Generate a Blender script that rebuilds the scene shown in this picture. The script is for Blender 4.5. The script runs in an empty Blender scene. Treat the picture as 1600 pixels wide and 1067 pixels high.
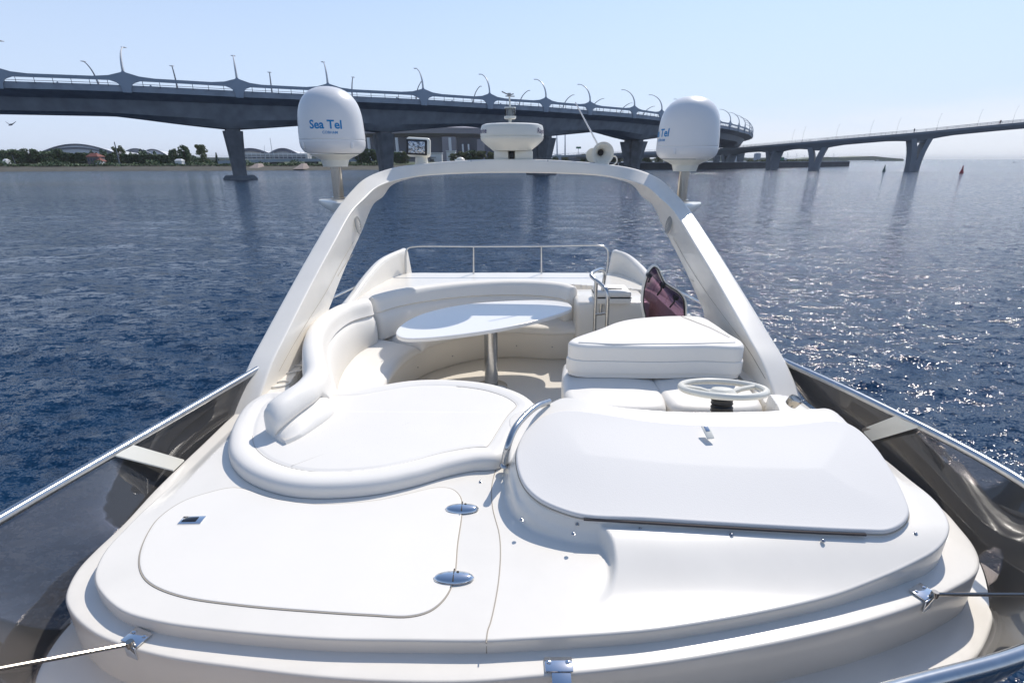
import bpy, bmesh, math, random
import numpy as np
from mathutils import Vector, Matrix
random.seed(7); rng = np.random.default_rng(7)
S = bpy.context.scene; C = S.collection
# ------------------------------------------------------------------ camera, sky, sun, exposure
PITCH = math.atan(284.8/800.0); CP, SP = math.cos(PITCH), math.sin(PITCH)
cam_d = bpy.data.cameras.new('camera'); cam = bpy.data.objects.new('camera', cam_d); C.objects.link(cam)
cam_d.lens = 18.0; cam_d.sensor_width = 36.0; cam_d.clip_start = 0.05; cam_d.clip_end = 60000
cam.location = (0, 0, 0); cam.rotation_euler = (math.pi/2 - PITCH, 0, 0); S.camera = cam
SUN_AZ, SUN_EL = math.radians(31), math.radians(49)      # azimuth to the right of +Y
w = bpy.data.worlds.new('World'); S.world = w; w.use_nodes = True
nt = w.node_tree; nt.nodes.clear()
sky = nt.nodes.new('ShaderNodeTexSky'); sky.sky_type = 'NISHITA'; sky.sun_disc = False
sky.sun_elevation = SUN_EL; sky.sun_rotation = SUN_AZ
sky.air_density = 1.0; sky.dust_density = 0.3; sky.ozone_density = 2.0; sky.altitude = 0
bg = nt.nodes.new('ShaderNodeBackground'); bg.inputs[1].default_value = 0.132
wo = nt.nodes.new('ShaderNodeOutputWorld')
# low thin bank of cloud near the horizon
tc = nt.nodes.new('ShaderNodeTexCoord'); sep = nt.nodes.new('ShaderNodeSeparateXYZ')
nt.links.new(tc.outputs['Generated'], sep.inputs[0])
mp = nt.nodes.new('ShaderNodeMapping'); mp.inputs['Scale'].default_value = (2.2, 2.2, 11)
nt.links.new(tc.outputs['Generated'], mp.inputs[0])
nz = nt.nodes.new('ShaderNodeTexNoise'); nz.inputs['Scale'].default_value = 2.2; nz.inputs['Detail'].default_value = 6
nt.links.new(mp.outputs[0], nz.inputs[0])
def wmath(op, a, b=None, cl=False):
    m = nt.nodes.new('ShaderNodeMath'); m.operation = op; m.use_clamp = cl
    for i, s in enumerate((a, b)):
        if s is None: continue
        if isinstance(s, (int, float)): m.inputs[i].default_value = s
        else: nt.links.new(s, m.inputs[i])
    return m.outputs[0]
def wmap(v, a, b, c, d):
    m = nt.nodes.new('ShaderNodeMapRange'); m.interpolation_type = 'SMOOTHSTEP'
    nt.links.new(v, m.inputs[0])
    for i, k in enumerate((a, b, c, d)): m.inputs[i+1].default_value = k
    return m.outputs[0]
hmod = wmath('ADD', sep.outputs[2], wmath('MULTIPLY', wmath('SUBTRACT', nz.outputs[0], 0.5), -0.10))
band = wmap(hmod, 0.10, 0.01, 0.0, 0.85)
side = wmap(sep.outputs[0], 0.05, 0.5, 0.15, 1.0)
cf = wmath('MULTIPLY', band, side, True)
mx = nt.nodes.new('ShaderNodeMix'); mx.data_type = 'RGBA'
hzf = wmap(sep.outputs[2], 0.60, -0.02, 0.0, 0.90)                 # bluish-white air low in the sky
mh = nt.nodes.new('ShaderNodeMix'); mh.data_type = 'RGBA'
nt.links.new(hzf, mh.inputs[0]); nt.links.new(sky.outputs[0], mh.inputs[6]); mh.inputs[7].default_value = (3.95, 4.7, 6.25, 1)
nt.links.new(cf, mx.inputs[0]); nt.links.new(mh.outputs[2], mx.inputs[6]); mx.inputs[7].default_value = (5.7, 5.95, 6.4, 1)
nt.links.new(mx.outputs[2], bg.inputs[0]); nt.links.new(bg.outputs[0], wo.inputs[0])
sl = bpy.data.lights.new('sun', 'SUN'); sl.energy = 3.15; sl.angle = math.radians(0.55); sl.color = (1, 0.94, 0.86)
so = bpy.data.objects.new('sun', sl); C.objects.link(so)
sd = Vector((math.sin(SUN_AZ)*math.cos(SUN_EL), math.cos(SUN_AZ)*math.cos(SUN_EL), math.sin(SUN_EL)))
so.rotation_euler = sd.to_track_quat('Z', 'Y').to_euler(); so.location = (0, 0, 50)
S.view_settings.view_transform = 'Standard'; S.view_settings.look = 'None'
S.view_settings.exposure = 0.27; S.view_settings.gamma = 1
S.render.engine = 'CYCLES'
S.cycles.max_bounces = 8; S.cycles.transparent_max_bounces = 12

# ------------------------------------------------------------------ helpers
WZ = -5.5                                    # water level; camera at height 0
def ray(u, v):
    dx = (u-800.0)/800; dy = (533.5-v)/800
    return dx, CP+dy*SP, -SP+dy*CP
def P(u, v, z):
    x, y, k = ray(u, v); t = z/k; return Vector((x*t, y*t, z))
def PY(u, v, Y):
    x, y, k = ray(u, v); t = Y/y; return Vector((x*t, Y, k*t))
def PT(u, v, a, b):                          # plane z = a + b*Y
    x, y, k = ray(u, v); t = a/(k-b*y); return Vector((x*t, y*t, k*t))
def PL(lst, z): return [tuple(P(u, v, z)[:2]) for u, v in lst]
def zY(v, Y):
    x, y, k = ray(800, v); return k/y*Y
def catmull(pts, n=8, closed=False):
    pts = [Vector(p) for p in pts]; N = len(pts); out = []
    rngi = range(N) if closed else range(N-1)
    for i in rngi:
        if closed: p0, p1, p2, p3 = pts[i-1], pts[i], pts[(i+1) % N], pts[(i+2) % N]
        else:
            p0 = pts[i-1] if i else pts[0]*2-pts[1]; p1 = pts[i]; p2 = pts[i+1]
            p3 = pts[i+2] if i+2 < N else pts[-1]*2-pts[-2]
        # centripetal
        def tj(ti, a, b): return ti+max((b-a).length, 1e-6)**0.5
        t0 = 0; t1 = tj(t0, p0, p1); t2 = tj(t1, p1, p2); t3 = tj(t2, p2, p3)
        for j in range(n):
            t = t1+(t2-t1)*j/n
            A1 = p0*((t1-t)/(t1-t0))+p1*((t-t0)/(t1-t0)); A2 = p1*((t2-t)/(t2-t1))+p2*((t-t1)/(t2-t1)); A3 = p2*((t3-t)/(t3-t2))+p3*((t-t2)/(t3-t2))
            B1 = A1*((t2-t)/(t2-t0))+A2*((t-t0)/(t2-t0)); B2 = A2*((t3-t)/(t3-t1))+A3*((t-t1)/(t3-t1))
            out.append(B1*((t2-t)/(t2-t1))+B2*((t-t1)/(t2-t1)))
    if not closed: out.append(pts[-1].copy())
    return out
def cat2(pts, n=8, closed=True):
    return [(p.x, p.y) for p in catmull([(a, b, 0) for a, b in pts], n, closed)]
def tag(o, label=None, cat=None, group=None, kind=None):
    if label: o['label'] = label
    if cat: o['category'] = cat
    if group: o['group'] = group
    if kind: o['kind'] = kind
    return o
def empty(name, loc=(0, 0, 0), label=None, cat=None, group=None):
    o = bpy.data.objects.new(name, None); C.objects.link(o); o.location = loc; o.empty_display_size = 0.2
    return tag(o, label, cat, group)
def obj(name, verts, faces, mat, parent=None, smooth=True, angle=38, loc=None):
    me = bpy.data.meshes.new(name)
    verts = np.asarray([tuple(v) for v in verts], dtype=float) if not isinstance(verts, np.ndarray) else verts
    me.from_pydata(verts.tolist(), [], faces if isinstance(faces, list) else faces.tolist())
    me.update()
    bm = bmesh.new(); bm.from_mesh(me); bmesh.ops.recalc_face_normals(bm, faces=bm.faces); bm.to_mesh(me); bm.free()
    if smooth:
        me.shade_smooth()
        me.set_sharp_from_angle(angle=math.radians(angle))
    me.materials.append(mat)
    o = bpy.data.objects.new(name, me); C.objects.link(o)
    if parent:
        o.parent = parent
        r = parent; off = Vector((0, 0, 0))
        while r: off += r.location; r = r.parent
        me.transform(Matrix.Translation(-off))       # geometry is authored in world space
    return o
class MB:
    def __init__(s): s.v = []; s.f = []
    def add(s, vs, fs):
        b = len(s.v); s.v += [tuple(v) for v in vs]; s.f += [tuple(i+b for i in f) for f in fs]; return s
    def box(s, c, d, rz=0, M=None):
        cx, cy, cz = c; a, b, h = d[0]/2, d[1]/2, d[2]/2; vs = []
        for x, y, z in ((-a,-b,-h),(a,-b,-h),(a,b,-h),(-a,b,-h),(-a,-b,h),(a,-b,h),(a,b,h),(-a,b,h)):
            p = Vector((x*math.cos(rz)-y*math.sin(rz), x*math.sin(rz)+y*math.cos(rz), z))
            if M: p = M @ Vector((x, y, z))
            vs.append((p.x+cx, p.y+cy, p.z+cz))
        return s.add(vs, [(0,3,2,1),(4,5,6,7),(0,1,5,4),(1,2,6,5),(2,3,7,6),(3,0,4,7)])
    def rbox(s, c, d, r=0.01, rz=0, M=None, seg=2):
        bm = bmesh.new(); bmesh.ops.create_cube(bm, size=1)
        for v in bm.verts: v.co = Vector((v.co.x*d[0], v.co.y*d[1], v.co.z*d[2]))
        bmesh.ops.bevel(bm, geom=bm.edges[:], offset=r, segments=seg, affect='EDGES', profile=0.5)
        M = M or Matrix.Rotation(rz, 4, 'Z')
        vs = [tuple((M.to_3x3() @ v.co)+Vector(c)) for v in bm.verts]; fs = [tuple(v.index for v in f.verts) for f in bm.faces]
        bm.free(); return s.add(vs, fs)
    def tube(s, pts, r, n=10, caps=True, r2=None):
        pts = [Vector(p) for p in pts]; N = len(pts); vs = []; up = Vector((0, 0, 1)); prev = None
        for i, p in enumerate(pts):
            t = (pts[min(i+1, N-1)]-pts[max(i-1, 0)]).normalized()
            if prev is None: a = t.cross(up); a = a.normalized() if a.length > 1e-4 else Vector((1, 0, 0))
            else: a = (prev-t*prev.dot(t)).normalized()
            prev = a; b = t.cross(a)
            rr = r(i/(N-1)) if callable(r) else (r if r2 is None else r+(r2-r)*i/(N-1))
            for k in range(n):
                th = 2*math.pi*k/n; vs.append(p+a*math.cos(th)*rr+b*math.sin(th)*rr)
        fs = [(i*n+k, i*n+(k+1) % n, (i+1)*n+(k+1) % n, (i+1)*n+k) for i in range(N-1) for k in range(n)]
        if caps: fs += [tuple(range(n)), tuple(range((N-1)*n, N*n))]
        return s.add(vs, fs)
    def loft(s, loops, caps=True, closed=True):
        n = len(loops[0]); vs = [p for l in loops for p in l]; L = len(loops)
        kk = n if closed else n-1
        fs = [(i*n+k, i*n+(k+1) % n, (i+1)*n+(k+1) % n, (i+1)*n+k) for i in range(L-1) for k in range(kk)]
        if caps: fs += [tuple(range(n)), tuple(range((L-1)*n, L*n))]
        return s.add(vs, fs)
    def lathe(s, prof, c=(0, 0, 0), n=32, M=None):
        loops = []
        for r, z in prof:
            l = []
            for k in range(n):
                th = 2*math.pi*k/n; p = Vector((max(r, 1e-4)*math.cos(th), max(r, 1e-4)*math.sin(th), z))
                if M: p = M @ p
                l.append(p+Vector(c))
            loops.append(l)
        return s.loft(loops)
    def build(s, name, mat, parent=None, **k): return obj(name, s.v, s.f, mat, parent, **k)
def sdf(X, Y, poly):                         # signed distance, positive inside, and nearest point
    sh = X.shape; x = X.ravel(); y = Y.ravel(); best = np.full(x.shape, 1e9); nx = np.zeros_like(x); ny = np.zeros_like(x)
    ins = np.zeros(x.shape, bool); n = len(poly)
    for i in range(n):
        ax, ay = poly[i]; bx, by = poly[(i+1) % n]; ex, ey = bx-ax, by-ay; L = ex*ex+ey*ey
        if L < 1e-14: continue
        t = np.clip(((x-ax)*ex+(y-ay)*ey)/L, 0, 1); qx = ax+t*ex; qy = ay+t*ey; d = (x-qx)**2+(y-qy)**2
        m = d < best; best[m] = d[m]; nx[m] = qx[m]; ny[m] = qy[m]
        if (ay > by) or (ay < by):
            c = ((ay > y) != (by > y)) & (x < ex*(y-ay)/ey+ax); ins ^= c
    d = np.sqrt(best); d[~ins] *= -1
    return d.reshape(sh), nx.reshape(sh), ny.reshape(sh)
def linedist(X, Y, pts):
    best = np.full(X.shape, 1e9)
    for i in range(len(pts)-1):
        ax, ay = pts[i]; bx, by = pts[i+1]; ex, ey = bx-ax, by-ay; L = ex*ex+ey*ey+1e-12
        t = np.clip(((X-ax)*ex+(Y-ay)*ey)/L, 0, 1); best = np.minimum(best, (X-ax-t*ex)**2+(Y-ay-t*ey)**2)
    return np.sqrt(best)
def sm(t): t = np.clip(t, 0, 1); return t*t*(3-2*t)
def rnd(d, r): q = np.clip(d/r, 0, 1); return r*(np.sqrt(1-(1-q)**2)-1)   # 0 inside, -r at the rim
def pillow(name, poly, zf, zbot, mat, parent=None, cell=0.01, **kw):
    p = np.array(poly); x0, y0 = p.min(0)-cell*1.5; x1, y1 = p.max(0)+cell*1.5
    ax_, ay_ = kw['axes'] if 'axes' in kw else (x0+np.arange(int((x1-x0)/cell)+2)*cell, y0+np.arange(int((y1-y0)/cell)+2)*cell)
    nx_, ny_ = len(ax_), len(ay_); X, Y = np.meshgrid(ax_, ay_)
    r_ = kw.get('r', 0.0); d, qx, qy = sdf(X, Y, poly); ins = d >= r_+cell*0.25; nin = ins[:-1, :-1].astype(int)+ins[1:, :-1]+ins[:-1, 1:]+ins[1:, 1:]; cm = nin >= 2
    # vertices outside (or barely inside) the inset rim move onto it; the rim itself is rolled down in rings
    ux, uy = (qx-X)*np.sign(d), (qy-Y)*np.sign(d); L_ = np.hypot(ux, uy)+1e-12; ux /= L_; uy /= L_       # outward unit vector
    mv = d < r_+cell*0.25; X = np.where(mv, qx-ux*r_, X); Y = np.where(mv, qy-uy*r_, Y); d = np.where(mv, r_, d)
    Z = zf(X, Y, d)
    idx = np.arange(nx_*ny_).reshape(ny_, nx_)
    F = np.stack([idx[:-1, :-1][cm], idx[:-1, 1:][cm], idx[1:, 1:][cm], idx[1:, :-1][cm]], 1)
    V = np.stack([X.ravel(), Y.ravel(), Z.ravel()], 1)
    tris = []
    for (p_, q_, s_) in (((0, 0), (0, 1), (1, 0)), ((0, 1), (1, 1), (0, 0)), ((1, 1), (1, 0), (0, 1)), ((1, 0), (0, 0), (1, 1))):
        g_ = lambda A, t: A[t[0]:A.shape[0]-1+t[0], t[1]:A.shape[1]-1+t[1]]
        mm = (nin == 1) & g_(ins, p_); tris.append(np.stack([g_(idx, p_)[mm], g_(idx, q_)[mm], g_(idx, s_)[mm]], 1))
    T3 = np.concatenate(tris)
    e = np.concatenate([F[:, [0, 1]], F[:, [1, 2]], F[:, [2, 3]], F[:, [3, 0]], T3[:, [0, 1]], T3[:, [1, 2]], T3[:, [2, 0]]])
    key = np.sort(e, 1); k = key[:, 0]*(nx_*ny_)+key[:, 1]; u, inv, cnt = np.unique(k, return_inverse=True, return_counts=True)
    be = e[cnt[inv] == 1]
    used = np.unique(np.concatenate([F.ravel(), T3.ravel()])); rm = -np.ones(len(V), int); rm[used] = np.arange(len(used)); V = V[used]; F = rm[F]; T3 = rm[T3]; be = rm[be]
    U = np.stack([ux.ravel(), uy.ravel()], 1)[used]; bv = np.unique(be); base_ = V[bv].copy(); ub = U[bv]; prev = np.arange(len(V)); side = []; NV = len(V)
    zb = zbot(base_[:, 0]+ub[:, 0]*r_, base_[:, 1]+ub[:, 1]*r_) if callable(zbot) else np.full(len(bv), zbot)
    rings = [(math.sin(t), 1-math.cos(t)) for t in (math.pi/2*k/5 for k in range(1, 6))] if r_ > 0 else []
    new = [(base_[:, 0]+ub[:, 0]*r_*s_, base_[:, 1]+ub[:, 1]*r_*s_, base_[:, 2]-r_*c_) for s_, c_ in rings]
    new.append((base_[:, 0]+ub[:, 0]*r_, base_[:, 1]+ub[:, 1]*r_, np.minimum(zb, base_[:, 2]-r_)))
    for (xx, yy, zz_) in new:
        cur = -np.ones(NV, int); cur[bv] = len(V)+np.arange(len(bv)); V = np.concatenate([V, np.stack([xx, yy, zz_], 1)])
        side.append(np.stack([prev[be[:, 1]], prev[be[:, 0]], cur[be[:, 0]], cur[be[:, 1]]], 1)); prev = cur
    side = np.concatenate(side)
    me = bpy.data.meshes.new(name); me.from_pydata(V.tolist(), [], F.tolist()+T3.tolist()+side.tolist())
    me.validate(); me.update()
    bm = bmesh.new(); bm.from_mesh(me); bmesh.ops.remove_doubles(bm, verts=bm.verts, dist=1e-5); bm.to_mesh(me); bm.free()
    me.shade_smooth(); me.set_sharp_from_angle(angle=math.radians(kw.get('angle', 50))); me.materials.append(mat)
    o = bpy.data.objects.new(name, me); C.objects.link(o)
    if parent:
        o.parent = parent; r = parent; off = Vector((0, 0, 0))
        while r: off += r.location; r = r.parent
        me.transform(Matrix.Translation(-off))
    return o

# ------------------------------------------------------------------ materials
def mat(name, col, rough=0.5, metal=0.0, **k):
    m = bpy.data.materials.new(name); m.use_nodes = True; t = m.node_tree; b = t.nodes['Principled BSDF']
    b.inputs['Base Color'].default_value = (*col, 1); b.inputs['Roughness'].default_value = rough; b.inputs['Metallic'].default_value = metal
    if 'coat' in k: b.inputs['Coat Weight'].default_value = k['coat']; b.inputs['Coat Roughness'].default_value = 0.08
    if 'spec' in k: b.inputs['Specular IOR Level'].default_value = k['spec']
    tcn = t.nodes.new('ShaderNodeTexCoord')
    if k.get('var'):                          # broad colour variation of the surface itself
        n = t.nodes.new('ShaderNodeTexNoise'); n.inputs['Scale'].default_value = k.get('vs', 3); n.inputs['Detail'].default_value = 5
        t.links.new(tcn.outputs['Object'], n.inputs[0])
        r = t.nodes.new('ShaderNodeMapRange'); r.inputs[1].default_value = 0.3; r.inputs[2].default_value = 0.7
        t.links.new(n.outputs[0], r.inputs[0])
        x = t.nodes.new('ShaderNodeMix'); x.data_type = 'RGBA'
        c2 = k.get('col2') or tuple(c*(1-k['var']) for c in col)
        x.inputs[6].default_value = (*c2, 1); x.inputs[7].default_value = (*col, 1)
        t.links.new(r.outputs[0], x.inputs[0]); t.links.new(x.outputs[2], b.inputs['Base Color'])
    if k.get('bump'):
        n = t.nodes.new('ShaderNodeTexNoise'); n.inputs['Scale'].default_value = k.get('bs', 300); n.inputs['Detail'].default_value = k.get('bd', 3)
        t.links.new(tcn.outputs['Object'], n.inputs[0])
        bp = t.nodes.new('ShaderNodeBump'); bp.inputs['Strength'].default_value = k['bump']; bp.inputs['Distance'].default_value = k.get('bdist', 0.002)
        t.links.new(n.outputs[0], bp.inputs['Height']); t.links.new(bp.outputs[0], b.inputs['Normal'])
    return m
M = {}
M['gel'] = mat('gelcoat', (.86, .815, .735), .28, coat=.3, var=.055, vs=4.5, bump=.08, bs=9, bdist=.004)
M['gelg'] = mat('nonskid_gelcoat', (.86, .82, .75), .5, bump=.25, bs=420, bdist=.0015, var=.03, vs=3)
M['vinyl'] = mat('white_vinyl', (.83, .795, .735), .55, bump=.3, bs=160, bdist=.0015, var=.025, vs=4)
M['cover'] = mat('cover_vinyl', (.76, .735, .70), .62, bump=.35, bs=200, bdist=.0015, var=.03, vs=2)
M['wall'] = mat('cockpit_gelcoat', (.80, .745, .655), .35, coat=.2, var=.05, vs=2.5)
M['dome'] = mat('dome_paint', (.80, .785, .77), .35, coat=.2, var=.02)
M['table'] = mat('table_gelcoat', (.86, .845, .81), .16, coat=.3)
M['steel'] = mat('polished_steel', (.52, .53, .54), .20, 1.0, var=.12, vs=30)
M['bronze'] = mat('brushed_steel', (.40, .37, .33), .22, 1.0)
M['chrome'] = mat('chrome', (.80, .80, .80), .06, 1.0)
M['black'] = mat('black_plastic', (.012, .012, .014), .4)
M['dark'] = mat('dark_gap', (.05, .045, .04), .8)
M['seam'] = mat('sealant', (.42, .37, .30), .7)
M['stitch'] = mat('stitched_seam', (.60, .56, .49), .8)
M['grey'] = mat('grey_plastic', (.35, .35, .34), .5)
M['trim'] = mat('brown_trim', (.07, .055, .05), .5)
M['blue'] = mat('lettering_blue', (.0, .22, .50), .4)
M['navy'] = mat('lettering_navy', (.05, .03, .12), .4)
M['hull'] = mat('hull_paint', (.70, .70, .68), .25, coat=.5)
M['win'] = mat('dark_window', (.01, .011, .013), .05, coat=.5)
M['lens'] = mat('lamp_reflector', (.75, .75, .76), .12, .9, bump=1, bs=40, bdist=.01, var=.9, vs=45)
M['cream'] = mat('cream_plastic', (.74, .72, .64), .35)
def acrylic(name, col, ior=1.5, film=0.0):
    m = bpy.data.materials.new(name); m.use_nodes = True; t = m.node_tree; t.nodes.clear()
    o = t.nodes.new('ShaderNodeOutputMaterial'); x = t.nodes.new('ShaderNodeMixShader'); f = t.nodes.new('ShaderNodeFresnel'); f.inputs[0].default_value = ior
    tr = t.nodes.new('ShaderNodeBsdfTransparent'); tr.inputs[0].default_value = (*col, 1)
    g = t.nodes.new('ShaderNodeBsdfGlossy'); g.inputs['Roughness'].default_value = 0.02
    t.links.new(f.outputs[0], x.inputs[0]); t.links.new(tr.outputs[0], x.inputs[1]); t.links.new(g.outputs[0], x.inputs[2]); df = t.nodes.new('ShaderNodeBsdfDiffuse'); df.inputs[0].default_value = (.8, .78, .76, 1); x2 = t.nodes.new('ShaderNodeMixShader'); x2.inputs[0].default_value = film
    t.links.new(x.outputs[0], x2.inputs[1]); t.links.new(df.outputs[0], x2.inputs[2]); t.links.new(x2.outputs[0], o.inputs[0])
    return m
M['tint'] = acrylic('smoked_acrylic', (.68, .64, .63), 1.65, .05)
M['pink'] = acrylic('violet_acrylic', (.50, .38, .45), 1.7)
M['clear'] = acrylic('clear_glass', (.9, .92, .92))
# ================================================================== THE YACHT
yacht = empty('yacht', (0, 3.5, WZ), 'white motor yacht seen from its foredeck across the open flybridge', 'yacht')
cx = lambda pts, z, n=6: cat2(PL(pts, z), n)
# --- outlines of the flybridge moulding
LIP = [(395,612),(378,636),(350,662),(318,693),(285,724),(240,768),(190,822),(145,864),(119,893),(102,931),(109,956),(143,988),(190,1009),(261,1028),(380,1045),(499,1059),
       (620,1066),(737,1066),(848,1057),(930,1050),(1050,1035),(1150,1018),(1250,998),(1350,973),(1435,945),(1490,920),(1525,897),(1531,876),(1520,850),(1500,825),(1478,800),(1437,765),(1396,728),(1350,695),(1300,668),(1262,645),(1240,620)]
lip = PL(LIP, -1.498)
lip = lip + [(1.84, 3.6), (1.80, 5.0), (1.74, 6.0), (1.55, 6.9), (0.9, 6.96), (-.9, 6.96), (-1.55, 6.9), (-1.74, 6.0), (-1.80, 5.0), (-1.80, 3.6)]
lip = cat2(lip, 4)
RAISE = [(382,640),(350,670),(318,700),(285,732),(240,778),(198,822),(166,856),(150,885),(147,905),(157,926),(190,954),(247,971),(333,983),(499,997),(640,1000),(757,1001),(800,999),(1000,986),(1100,972),(1200,954),(1300,932),(1350,917),(1420,893),(1462,873),(1476,850),(1470,826),(1452,800),(1420,768),(1384,732),(1340,697),(1292,665),(1255,640)]
rz_ = PL(RAISE, -1.44)
raise_ = cat2(rz_ + [(1.80, 3.0), (1.77, 3.8), (1.77, 5.2), (1.70, 6.2), (1.5, 6.82), (.8, 6.88), (-.8, 6.88), (-1.5, 6.82), (-1.70, 6.2), (-1.76, 5.2), (-1.76, 3.8), (-1.73, 3.0)], 4)
KON = [(797,700),(795,762),(799,785),(812,808),(835,821),(868,831),(897,836),(920,839),(939,848),(952,863),(959,883),(960,902),(954,925),(942,944),(938,975),(940,1010)]
kon = PL(KON[:7], -1.44) + PL(KON[7:], -1.44)
kon = cat2(kon + [(0.9, 1.0), (1.9, 1.1), (1.95, 2.75), (0.4, 2.75), (0.0, 2.6)], 4)
PA, PB = -1.709, .22                          # tilted plane of the instrument cover: z = PA + PB*Y
HOOD = [(803,735),(799,712),(812,672),(830,642),(853,624),(876,614),(898,614),(930,620),(965,627),(1047,634),(1130,635),(1213,633),(1270,630),(1292,630),(1310,637),(1336,660),(1369,695),(1398,735),(1420,778),(1430,803),(1420,826),(1390,840),(1349,840),(1200,832),(1050,824),(916,816),(880,808),(838,791),(812,765)]
hood = cat2([tuple(PT(u, v, PA, PB)[:2]) for u, v in HOOD], 5)
COV = [(806,716),(812,690),(825,671),(854,650),(888,643),(925,646),(965,652),(1020,660),(1089,665),(1150,667),(1213,666),(1260,662),(1295,659),(1320,662),(1342,674),(1369,702),(1394,740),(1413,778),(1420,803),(1411,820),(1386,832),(1349,832),(1240,827),(1100,819),(1000,813),(916,809),(880,800),(841,782),(817,757)]
cover = cat2([tuple(PT(u, v, PA, PB)[:2]) for u, v in COV], 5)
LEDGE = [(82,990),(50,1040),(45,1075),(75,1120),(200,1160),(420,1200),(800,1215),(1100,1180),(1320,1120),(1460,1075),(1530,1022),(1550,981),(1560,940),(1568,900)]
ledge = PL(LEDGE, -1.68)
ledge = [(-1.84, 6.0), (-1.84, 4.0), (-1.83, 3.0), (-1.78, 2.2), (-1.73, 1.7)] + ledge + [(2.0, 2.0), (2.02, 2.4), (1.95, 3.0), (1.90, 4.0), (1.84, 6.0), (1.6, 7.02), (-1.6, 7.02)]
ledge = cat2(ledge, 4)
pit = cat2([(-1.42, 3.02), (-.9, 3.0), (-.3, 3.0), (.02, 2.92), (.14, 2.76), (.24, 2.58), (.5, 2.54), (1.2, 2.54), (1.5, 2.60), (1.58, 2.85), (1.60, 3.5), (1.60, 5.2), (1.55, 5.8), (1.2, 5.95), (.7, 6.12), (0, 6.15), (-.75, 5.98), (-1.2, 5.6), (-1.52, 5.05), (-1.60, 4.3), (-1.56, 3.6)], 5)
SEAM = PL([(779,722),(777,726),(768,762),(770,795),(780,834),(782,866),(778,915),(767,970),(762,985),(760,1001),(759,1019)], -1.44)
seam = cat2(SEAM, 6, False)
HATCH = [(366,762),(325,770),(285,784),(250,808),(232,832),(219,866),(221,893),(237,912),(285,931),(380,945),(499,955),(580,960),(640,962),(672,953),(694,934),(708,905),(714,850),(721,797),(718,775),(705,764),(682,762),(640,771),(600,780),(560,785),(494,788),(428,779)]
hatch = cat2(PL(HATCH, -1.438), 6)
SEAM2 = cat2(PL([(366,762),(372,750),(384,744)], -1.44), 4, False)
def axis(segs):
    out = []
    for a, b, s in segs: n = int(round((b-a)/s)); out += list(a+(b-a)*np.arange(n)/n)
    out.append(segs[-1][1]); return np.array(out)
# --- moulding in three stacked levels: ledge, lip, raised platform
def pitcut(x, y, z):
    dP = sdf(x, y, pit)[0]
    return np.where(dP > -.004, np.minimum(z, np.where(dP > .03, -2.17, z-(z+2.17)*sm((dP+.004)/.034))), z)
def plat(x, y, d):
    Z = np.full(x.shape, -1.44)
    near = (y < 2.9)
    dK = np.full(x.shape, -1.0); dH = np.full(x.shape, -1.0)
    dK[near] = sdf(x[near], y[near], kon)[0]; dH[near] = sdf(x[near], y[near], hood)[0]
    ramp = .075*sm((y-1.34)/.34)
    Z = Z+ramp*sm((dK+.022)/.03)
    hz = np.minimum(PA+PB*y-.010, -1.165)-.05*sm((.03-dH)/.03)
    Z = np.where(dH > -.025, np.maximum(Z, Z+(hz-Z)*sm((dH+.025)/.028)), Z)
    # softer shoulder along the sides, crisp edge at the front
    side_ = sm((y-1.75)/.5)
    Z = Z-.035*side_*(1-sm(d/.09))
    Z = Z+rnd(d, .009)
    return pitcut(x, y, Z)
gx = axis([(-1.86, 2.1, .0065)]); gy = axis([(1.05, 2.5, .0065), (2.5, 3.4, .010), (3.4, 6.9, .022)])
pillow('raised_platform', raise_, plat, lambda x, y: x*0-1.53, M['gel'], yacht, r=.009, cell=.007, axes=(gx, gy), angle=60)
gx2 = axis([(-1.98, 2.12, .02)]); gy2 = axis([(.85, 7.1, .02)])
pillow('flybridge_lip', lip, lambda x, y, d: pitcut(x, y, -1.494+rnd(d, .010)), lambda x, y: x*0-1.69, M['gel'], yacht, r=.010, cell=.02, axes=(gx2, gy2), angle=60)
gx3 = axis([(-2.0, 2.16, .03)]); gy3 = axis([(.8, 7.2, .03)])
pillow('screen_ledge', ledge, lambda x, y, d: pitcut(x, y, -1.68+rnd(d, .015)), lambda x, y: x*0-2.3, M['gel'], yacht, r=.015, cell=.03, axes=(gx3, gy3), angle=60)
# cockpit liner (beige inside walls show as their own panels)
def strip(name, pts, z0, z1, th, mt, parent, n=6):
    c = catmull([(a, b, 0) for a, b in pts], n); loops = []
    for i, p in enumerate(c):
        t = (c[min(i+1, len(c)-1)]-c[max(i-1, 0)]).normalized(); nn = Vector((-t.y, t.x, 0))
        loops.append([p+Vector((0, 0, z0)), p+Vector((0, 0, z1)), p+nn*th+Vector((0, 0, z1)), p+nn*th+Vector((0, 0, z0))])
    m = MB(); m.loft(loops); return m.build(name, mt, parent)
# floor sheet
pillow('cockpit_floor', [(a*.985, 4.2+(b-4.2)*.975) for a, b in pit], lambda x, y, d: x*0-2.163, -2.168, M['wall'], yacht, cell=.06)
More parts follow.
